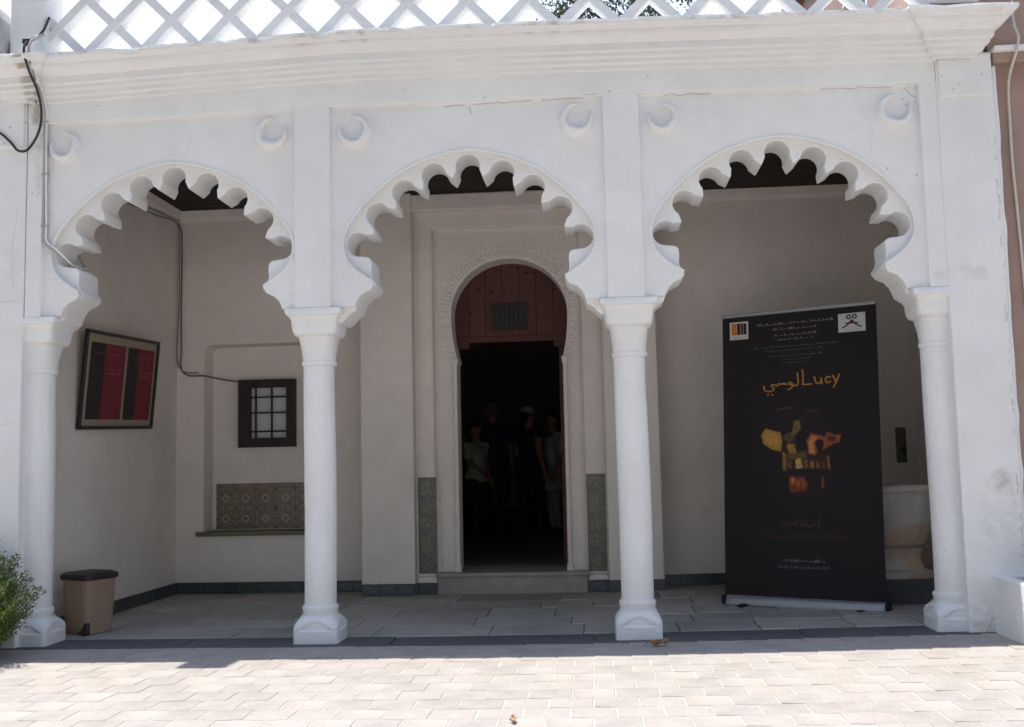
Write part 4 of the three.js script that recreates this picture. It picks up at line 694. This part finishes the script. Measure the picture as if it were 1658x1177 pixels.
function makeTree(label, pos, yLow, yTop, R, nLimb) {
  const t = thing('tree', label, 'tree', pos), bark = std({ color: lin(0.09, 0.065, 0.045) });
  mesh('trunk', loft([[0, 0.32, 0.32, 2], [yTop * 0.2, 0.26, 0.26, 2, 0.1], [yTop * 0.5, 0.2, 0.2, 2, 0.05, 0.1], [yTop * 0.8, 0.12, 0.12, 2, -0.1, 0.1], [yTop, 0.04, 0.04, 2]], 14), bark, t);
  const limbs = [], leaves = [];
  for (let i = 0; i < nLimb; i++) {
    const y = rr(yLow, yTop), a = rr(0, 6.28), L = rr(0.45, 1.0) * R * (1.15 - 0.62 * (y - yLow) / (yTop - yLow)), d = V(Math.cos(a), rr(-0.1, 0.5), Math.sin(a)), p = V(0, y, 0), e = p.clone().addScaledVector(d, L);
    limbs.push(new THREE.TubeGeometry(new THREE.CatmullRomCurve3([p, p.clone().lerp(e, 0.5).add(V(0, 0.12, 0)), e]), 6, 0.028, 5, false));
    for (let c = 0; c < 7; c++) { const o = p.clone().lerp(e, rr(0.35, 1.05)).add(rv().multiplyScalar(0.12 * R)), tone = rr(0.6, 1.3); for (let k = 0; k < 60; k++) leaves.push([o.clone().addScaledVector(rv(), 0.16 * R * Math.cbrt(rnd())), rv(), rv(), rr(0.03, 0.06) * R, rr(0.014, 0.024) * R, tone * rr(0.8, 1.2)]); }
  }
  mesh('limbs', join(limbs), bark, t); mesh('crown', sprayGeo(leaves), leafMat([0.045, 0.07, 0.03]), t, false);
  return t;
}
makeTree('dark green tree rising behind the lattice parapet', [2.3, 0, -19.2], 10.3, 16.2, 2.7, 34);
{ // the garden opposite, behind the camera: it screens the low sky from the facade
  const first = makeTree('broad leafy garden tree standing across the court facing the porch', [0.5, 0, 16.5], 1.6, 9.5, 4.0, 70); first.userData.group = 'garden trees facing the porch'; first.scale.setScalar(1.55);
  for (const [x, z, r, k] of [[-6.5, 15.5, 1.2, 1.6], [7.5, 16, 2.6, 1.5], [-14, 13.5, 4.0, 1.6], [15, 14, 5.1, 1.55], [-19, 7, 0.6, 1.5], [20, 9, 2.2, 1.5]]) { const c = first.clone(); c.name = numbered('tree'); c.position.set(x, 0, z); c.rotation.y = r; c.scale.setScalar(k); scene.add(c); }
}
// fallen leaves
[[1.135, 0.20, 0.064, 'curled brown dead leaf lying at the foot of a column', [0.36, 0.19, 0.09]], [0.39, 2.03, 0.034, 'pale tan leaf fragment on the sunlit paving farthest from the porch', [0.46, 0.33, 0.2]]].forEach(([x, z, s, label, c], i) => {
  const g = new THREE.PlaneGeometry(1, 0.6, 10, 6), p = g.attributes.position;
  for (let k = 0; k < p.count; k++) { const u = p.getX(k) * 2, v = p.getY(k) / 0.3, w = (1 - u * u * 0.85) * (0.75 + 0.25 * Math.cos(u * 9)); p.setXYZ(k, u * s, s * (0.28 * v * v + 0.22 * u * u + 0.12 * Math.sin(u * 5 + v * 3) + 0.13), v * 0.55 * w * s); }
  g.computeVertexNormals(); const t = thing('dead_leaf', label, 'leaf', [x, floorY(x) + 0.003, z], 0.3 + i * 1.3, undefined); mesh('blade', g, std({ color: lin(...c), roughness: 0.8 }), t, false);
  mesh('stalk', tube([[-s, s * 0.34, 0], [-s * 1.25, s * 0.3, 0.004], [-s * 1.5, s * 0.05, 0]], s * 0.03, 8, 5), std({ color: lin(0.16, 0.1, 0.06) }), t);
});

// ---------------------------------------------------------------- people in the dark hall
function netSurface(f, lo, hi, h) {                             // naive surface nets
  const n = [0, 1, 2].map((k) => Math.ceil((hi[k] - lo[k]) / h) + 1), [nx, ny, nz] = n, F = new Float32Array(nx * ny * nz), at = (i, j, k) => (k * ny + j) * nx + i;
  for (let k = 0; k < nz; k++) for (let j = 0; j < ny; j++) for (let i = 0; i < nx; i++) F[at(i, j, k)] = f(lo[0] + i * h, lo[1] + j * h, lo[2] + k * h);
  const id = new Int32Array(nx * ny * nz).fill(-1), pos = [], idx = [];
  const E = []; for (let a = 0; a < 8; a++) for (let b = 1; b < 8; b <<= 1) if (!(a & b)) E.push([a, a | b]);
  for (let k = 0; k < nz - 1; k++) for (let j = 0; j < ny - 1; j++) for (let i = 0; i < nx - 1; i++) {
    let m = 0; const v = []; for (let c = 0; c < 8; c++) { v[c] = F[at(i + (c & 1), j + ((c >> 1) & 1), k + (c >> 2))]; if (v[c] < 0) m |= 1 << c; }
    if (m === 0 || m === 255) continue;
    let x = 0, y = 0, z = 0, q = 0; for (const [a, b] of E) if ((v[a] < 0) !== (v[b] < 0)) { const t = v[a] / (v[a] - v[b]); x += (a & 1) + t * ((b & 1) - (a & 1)); y += ((a >> 1) & 1) + t * (((b >> 1) & 1) - ((a >> 1) & 1)); z += (a >> 2) + t * ((b >> 2) - (a >> 2)); q++; }
    id[at(i, j, k)] = pos.length / 3; pos.push(lo[0] + (i + x / q) * h, lo[1] + (j + y / q) * h, lo[2] + (k + z / q) * h);
  }
  const quad = (a, b, c, d, s) => { if (a < 0 || b < 0 || c < 0 || d < 0) return; s ? idx.push(a, b, c, a, c, d) : idx.push(a, c, b, a, d, c); };
  for (let k = 1; k < nz - 1; k++) for (let j = 1; j < ny - 1; j++) for (let i = 1; i < nx - 1; i++) {
    const s = F[at(i, j, k)] < 0;
    if (s !== F[at(i + 1, j, k)] < 0) quad(id[at(i, j - 1, k - 1)], id[at(i, j, k - 1)], id[at(i, j, k)], id[at(i, j - 1, k)], s);
    if (s !== F[at(i, j + 1, k)] < 0) quad(id[at(i - 1, j, k - 1)], id[at(i - 1, j, k)], id[at(i, j, k)], id[at(i, j, k - 1)], s);
    if (s !== F[at(i, j, k + 1)] < 0) quad(id[at(i - 1, j - 1, k)], id[at(i, j - 1, k)], id[at(i, j, k)], id[at(i - 1, j, k)], s);
  }
  const g = new THREE.BufferGeometry(); g.setAttribute('position', new THREE.Float32BufferAttribute(pos, 3)); g.setIndex(idx); g.computeVertexNormals(); return g;
}
const cap1 = (x, y, z, A, B, ra, rb) => { const dx = B[0] - A[0], dy = B[1] - A[1], dz = B[2] - A[2], t = clamp(((x - A[0]) * dx + (y - A[1]) * dy + (z - A[2]) * dz) / (dx * dx + dy * dy + dz * dz + 1e-9)); return Math.hypot(x - A[0] - t * dx, y - A[1] - t * dy, z - A[2] - t * dz) - lerp(ra, rb, t); };
const smin = (a, b, k) => { const h = clamp(0.5 + 0.5 * (b - a) / k); return lerp(b, a, h) - k * h * (1 - h); };
function field(bones, k, extra = 0) { return (x, y, z) => { let d = 9; for (const [A, B, ra, rb] of bones) d = smin(d, cap1(x, y, z, A, B, ra + extra, rb + extra), k); return d; }; }
function person(label, pos, turn, H, o) {
  const t = thing('person', label, 'person', pos, turn), u = H / 1.75, S = (p) => p.map((v) => v * u), sk = std({ color: lin(...(o.skin ?? [0.32, 0.17, 0.11])), roughness: 0.6 });
  const hip = 0.93, sh = 1.43, J = { pel: [0, hip, 0], chest: [0, 1.27, 0.01], neck: [0, 1.48, 0], hipL: [-0.095, hip - 0.03, 0], hipR: [0.095, hip - 0.03, 0], kneeL: [-0.11, 0.50, 0.03 + (o.stepL ?? 0)], kneeR: [0.11, 0.50, 0.03 + (o.stepR ?? 0)], ankL: [-0.115, 0.09, -0.02 + (o.stepL ?? 0) * 1.3], ankR: [0.115, 0.09, -0.02 + (o.stepR ?? 0) * 1.3], shL: [-0.185, sh - 0.01, 0], shR: [0.185, sh - 0.01, 0], elL: o.elL ?? [-0.245, 1.14, -0.03], elR: o.elR ?? [0.245, 1.14, -0.03], wrL: o.wrL ?? [-0.25, 0.90, 0.05], wrR: o.wrR ?? [0.25, 0.90, 0.05] };
  for (const k of Object.keys(J)) J[k] = S(J[k]);
  const b = (p, q, r0, r1) => [J[p], J[q], r0 * u, r1 * u];
  const torso = [b('pel', 'chest', 0.125, 0.135), b('hipL', 'hipR', 0.105, 0.105), [S([-0.07, 1.30, 0.01]), S([0.07, 1.30, 0.01]), 0.115 * u, 0.115 * u], b('shL', 'shR', 0.062, 0.062)];
  const legs = [b('hipL', 'kneeL', 0.088, 0.056), b('kneeL', 'ankL', 0.056, 0.036), b('hipR', 'kneeR', 0.088, 0.056), b('kneeR', 'ankR', 0.056, 0.036)];
  const arms = [b('shL', 'elL', 0.054, 0.040), b('elL', 'wrL', 0.040, 0.026), b('shR', 'elR', 0.054, 0.040), b('elR', 'wrR', 0.040, 0.026)];
  const feet = ['ankL', 'ankR'].map((k) => [[J[k][0], 0.045 * u, J[k][2] - 0.03 * u], [J[k][0], 0.03 * u, J[k][2] + 0.17 * u], 0.044 * u, 0.03 * u]);
  const body = netSurface(field([...torso, ...legs, ...arms, ...feet, [J.neck, S([0, 1.56, 0.015]), 0.056 * u, 0.053 * u]], 0.035 * u), S([-0.46, -0.02, -0.3]), S([0.46, 1.62, 0.46]), 0.014);
  // head with brow, nose, lips, ears
  const hd = [[S([0, 1.655, -0.012]), S([0, 1.66, 0.012]), 0.088 * u, 0.086 * u], [S([0, 1.575, 0.04]), S([0, 1.60, 0.03]), 0.046 * u, 0.06 * u], [S([0, 1.55, -0.005]), S([0, 1.60, 0]), 0.05 * u, 0.06 * u]];
  const nose = [S([0, 1.645, 0.094]), S([0, 1.612, 0.112]), 0.009 * u, 0.015 * u], brow = [S([-0.035, 1.662, 0.086]), S([0.035, 1.662, 0.086]), 0.011 * u, 0.011 * u], lip = [S([-0.018, 1.578, 0.086]), S([0.018, 1.578, 0.086]), 0.008 * u, 0.008 * u], ears = [-1, 1].map((s) => [S([s * 0.088, 1.655, -0.012]), S([s * 0.085, 1.615, -0.004]), 0.014 * u, 0.010 * u]);
  const hf = field(hd, 0.03 * u), df = field([nose, brow, lip, ...ears], 0.008 * u);
  const head = netSurface((x, y, z) => { let d = smin(hf(x, y, z), df(x, y, z), 0.014 * u); for (const s of [-1, 1]) d = Math.max(d, -(Math.hypot(x - s * 0.034 * u, y - 1.642 * u, z - 0.105 * u) - 0.017 * u)); return d; }, S([-0.13, 1.5, -0.13]), S([0.13, 1.78, 0.15]), 0.0055);
  // hands: palm and five bent fingers
  const hands = ['L', 'R'].map((k) => {
    const s = k === 'L' ? -1 : 1, w = J['wr' + k], e = J['el' + k], d = V(w[0] - e[0], w[1] - e[1], w[2] - e[2]).normalize(), side = V(0, 0, 1).addScaledVector(d, -d.z).normalize(), nrm = d.clone().cross(side), W0 = V(...w), P = (a, c, n) => { const q = W0.clone().addScaledVector(d, a * u).addScaledVector(side, c * u).addScaledVector(nrm, n * u * s); return [q.x, q.y, q.z]; };
    const bones = [[P(0, 0, 0), P(0.085, 0.012, 0), 0.024 * u, 0.018 * u], [P(0.02, -0.016, 0), P(0.085, -0.022, 0), 0.016 * u, 0.014 * u], [P(0.02, 0.016, 0), P(0.085, 0.026, 0), 0.016 * u, 0.014 * u]];
    [[0.030, 0.068], [0.011, 0.078], [-0.009, 0.072], [-0.028, 0.055]].forEach(([c, L]) => bones.push([P(0.085, c, 0), P(0.085 + L * 0.5, c * 1.05, -0.006), 0.0092 * u, 0.0085 * u], [P(0.085 + L * 0.5, c * 1.05, -0.006), P(0.085 + L * 0.94, c, -0.026), 0.0085 * u, 0.0072 * u]));
    bones.push([P(0.025, 0.024, 0), P(0.062, 0.052, -0.012), 0.013 * u, 0.010 * u], [P(0.062, 0.052, -0.012), P(0.092, 0.056, -0.024), 0.010 * u, 0.008 * u]);
    const f = field(bones, 0.006 * u), lo = [9, 9, 9], hi = [-9, -9, -9]; for (const [A, B] of bones) for (const q of [A, B]) for (let c = 0; c < 3; c++) { lo[c] = Math.min(lo[c], q[c] - 0.035); hi[c] = Math.max(hi[c], q[c] + 0.035); }
    return netSurface(f, lo, hi, 0.0045);
  });
  mesh('body', join([body, head, ...hands]), sk, t);
  for (const s of [-1, 1]) mesh('eye', new THREE.SphereGeometry(0.0115 * u, 12, 8).translate(s * 0.034 * u, 1.642 * u, 0.085 * u), std({ color: lin(0.05, 0.04, 0.035), roughness: 0.2 }), t);
  const hairF = field([[S([0, 1.675, -0.022]), S([0, 1.68, 0.0]), 0.096 * u, 0.093 * u], [S([0, 1.60, -0.05]), S([0, 1.67, -0.04]), (o.long ? 0.075 : 0.05) * u, 0.08 * u], ...(o.long ? [[S([0, 1.62, -0.07]), S([0, 1.40, -0.10]), 0.07 * u, 0.05 * u]] : [])], 0.03 * u);
  mesh('hair', netSurface((x, y, z) => Math.max(hairF(x, y, z), z - 0.02 * u - (y > 1.69 * u ? (y - 1.69 * u) * 2.4 : 0), -(hf(x, y, z) - 0.003)), S([-0.14, 1.3, -0.22]), S([0.14, 1.8, 0.14]), 0.008), std({ color: lin(0.018, 0.013, 0.010), roughness: 0.7 }), t);
  const sleeve = [[J.shL, J.elL.map((v, i) => lerp(J.shL[i], v, o.sleeve ?? 0.7)), 0.066 * u, 0.056 * u], [J.shR, J.elR.map((v, i) => lerp(J.shR[i], v, o.sleeve ?? 0.7)), 0.066 * u, 0.056 * u]];
  const hem = (o.hem ?? 0.86) * u, top = field([...torso.map(([A, B, r0, r1]) => [A, B, r0 + 0.012, r1 + 0.012]), ...sleeve, ...(o.hem < 0.8 ? [[J.pel, S([0, o.hem, 0]), 0.15 * u, 0.19 * u]] : [])], 0.04 * u);
  mesh('shirt', netSurface((x, y, z) => Math.max(top(x, y, z) + 0.004 * Math.sin(y * 38 + x * 16), hem - y, Math.min(y - 1.475 * u, Math.hypot(x, z) - 0.075 * u)), S([-0.44, o.hem - 0.05 || 0.8, -0.3]), S([0.44, 1.56, 0.42]), 0.013), std({ color: lin(...o.shirt), roughness: 0.9 }), t);
  const leg = field([...legs.map(([A, B, r0, r1]) => [A, B, r0 + 0.014 * u, r1 + 0.016 * u]), [J.hipL, J.hipR, 0.116 * u, 0.116 * u], [J.pel, S([0, 0.99, 0]), 0.128 * u, 0.125 * u]], 0.025 * u);
  mesh('trousers', netSurface((x, y, z) => Math.max(leg(x, y, z) + 0.003 * Math.sin(y * 50), (o.cuff ?? 0.10) * u - y, y - 1.02 * u), S([-0.32, -0.02, -0.3]), S([0.32, 1.06, 0.36]), 0.013), std({ color: lin(...o.trousers), roughness: 0.9 }), t);
  const shoe = field(feet.map(([A, B, r0, r1]) => [A, B, r0 + 0.012, r1 + 0.012]), 0.01);
  for (const s of [-1, 1]) mesh('shoe', netSurface((x, y, z) => Math.max(shoe(x, y, z), -y + 0.001, y - 0.085 * u), [s < 0 ? -0.3 : 0.0, -0.02, -0.25], [s < 0 ? 0.0 : 0.3, 0.12, 0.45], 0.009), std({ color: lin(0.03, 0.028, 0.03), roughness: 0.6 }), t);
  if (o.cap) {
    const dome = field([[S([0, 1.70, -0.012]), S([0, 1.702, 0.008]), 0.10 * u, 0.098 * u]], 0.01);
    mesh('cap', join([netSurface((x, y, z) => Math.max(dome(x, y, z), 1.69 * u - y, -(dome(x, y, z) + 0.012)), S([-0.13, 1.66, -0.14]), S([0.13, 1.83, 0.14]), 0.008), (() => { const g = new THREE.CylinderGeometry(0.085 * u, 0.085 * u, 0.01, 24); g.scale(1, 1, 1.2); g.rotateX(0.18); g.translate(0, 1.70 * u, 0.095 * u); return g; })()]), std({ color: lin(0.55, 0.55, 0.55), roughness: 0.85 }), t);
  }
  if (o.vest) { const v = field(torso.map(([A, B, r0, r1]) => [A, B, r0 + 0.02, r1 + 0.02]), 0.04 * u); mesh('vest_panel', netSurface((x, y, z) => Math.max(v(x, y, z), 0.95 * u - y, y - 1.45 * u, 0.045 * u - x, -(top(x, y, z) - 0.002)), S([-0.3, 0.9, -0.3]), S([0.36, 1.5, 0.3]), 0.013), std({ color: lin(...o.vest), roughness: 0.9 }), t); }
  return t;
}
const HY = 0.178;
person('standing person in a pale green shirt inside the dark doorway', [-0.74, HY, -6.9], 0.9, 1.47, { shirt: [0.42, 0.46, 0.36], trousers: [0.02, 0.02, 0.03], stepL: 0.08, stepR: -0.06, elL: [-0.22, 1.16, 0.08], wrL: [-0.13, 1.02, 0.26], long: true });
person('tall standing person in a dark blue shirt at the back of the doorway', [-0.62, HY, -8.0], 0.2, 1.84, { shirt: [0.045, 0.05, 0.10], trousers: [0.03, 0.03, 0.04], skin: [0.36, 0.19, 0.12], stepR: 0.06 });
person('person in a white cap and dark vest facing into the hall', [-0.07, HY, -7.2], 2.4, 1.66, { shirt: [0.02, 0.022, 0.05], trousers: [0.03, 0.03, 0.05], sleeve: 0.18, cap: true, skin: [0.42, 0.2, 0.12], elR: [0.26, 1.16, 0.02], wrR: [0.16, 0.98, 0.20], stepL: 0.06, stepR: -0.05 });
person('person in a long white tunic standing beyond the white cap', [0.24, HY, -7.7], -1.2, 1.62, { shirt: [0.45, 0.45, 0.47], trousers: [0.36, 0.36, 0.38], hem: 0.62, sleeve: 0.9, long: true });
renderer.render(scene, camera);
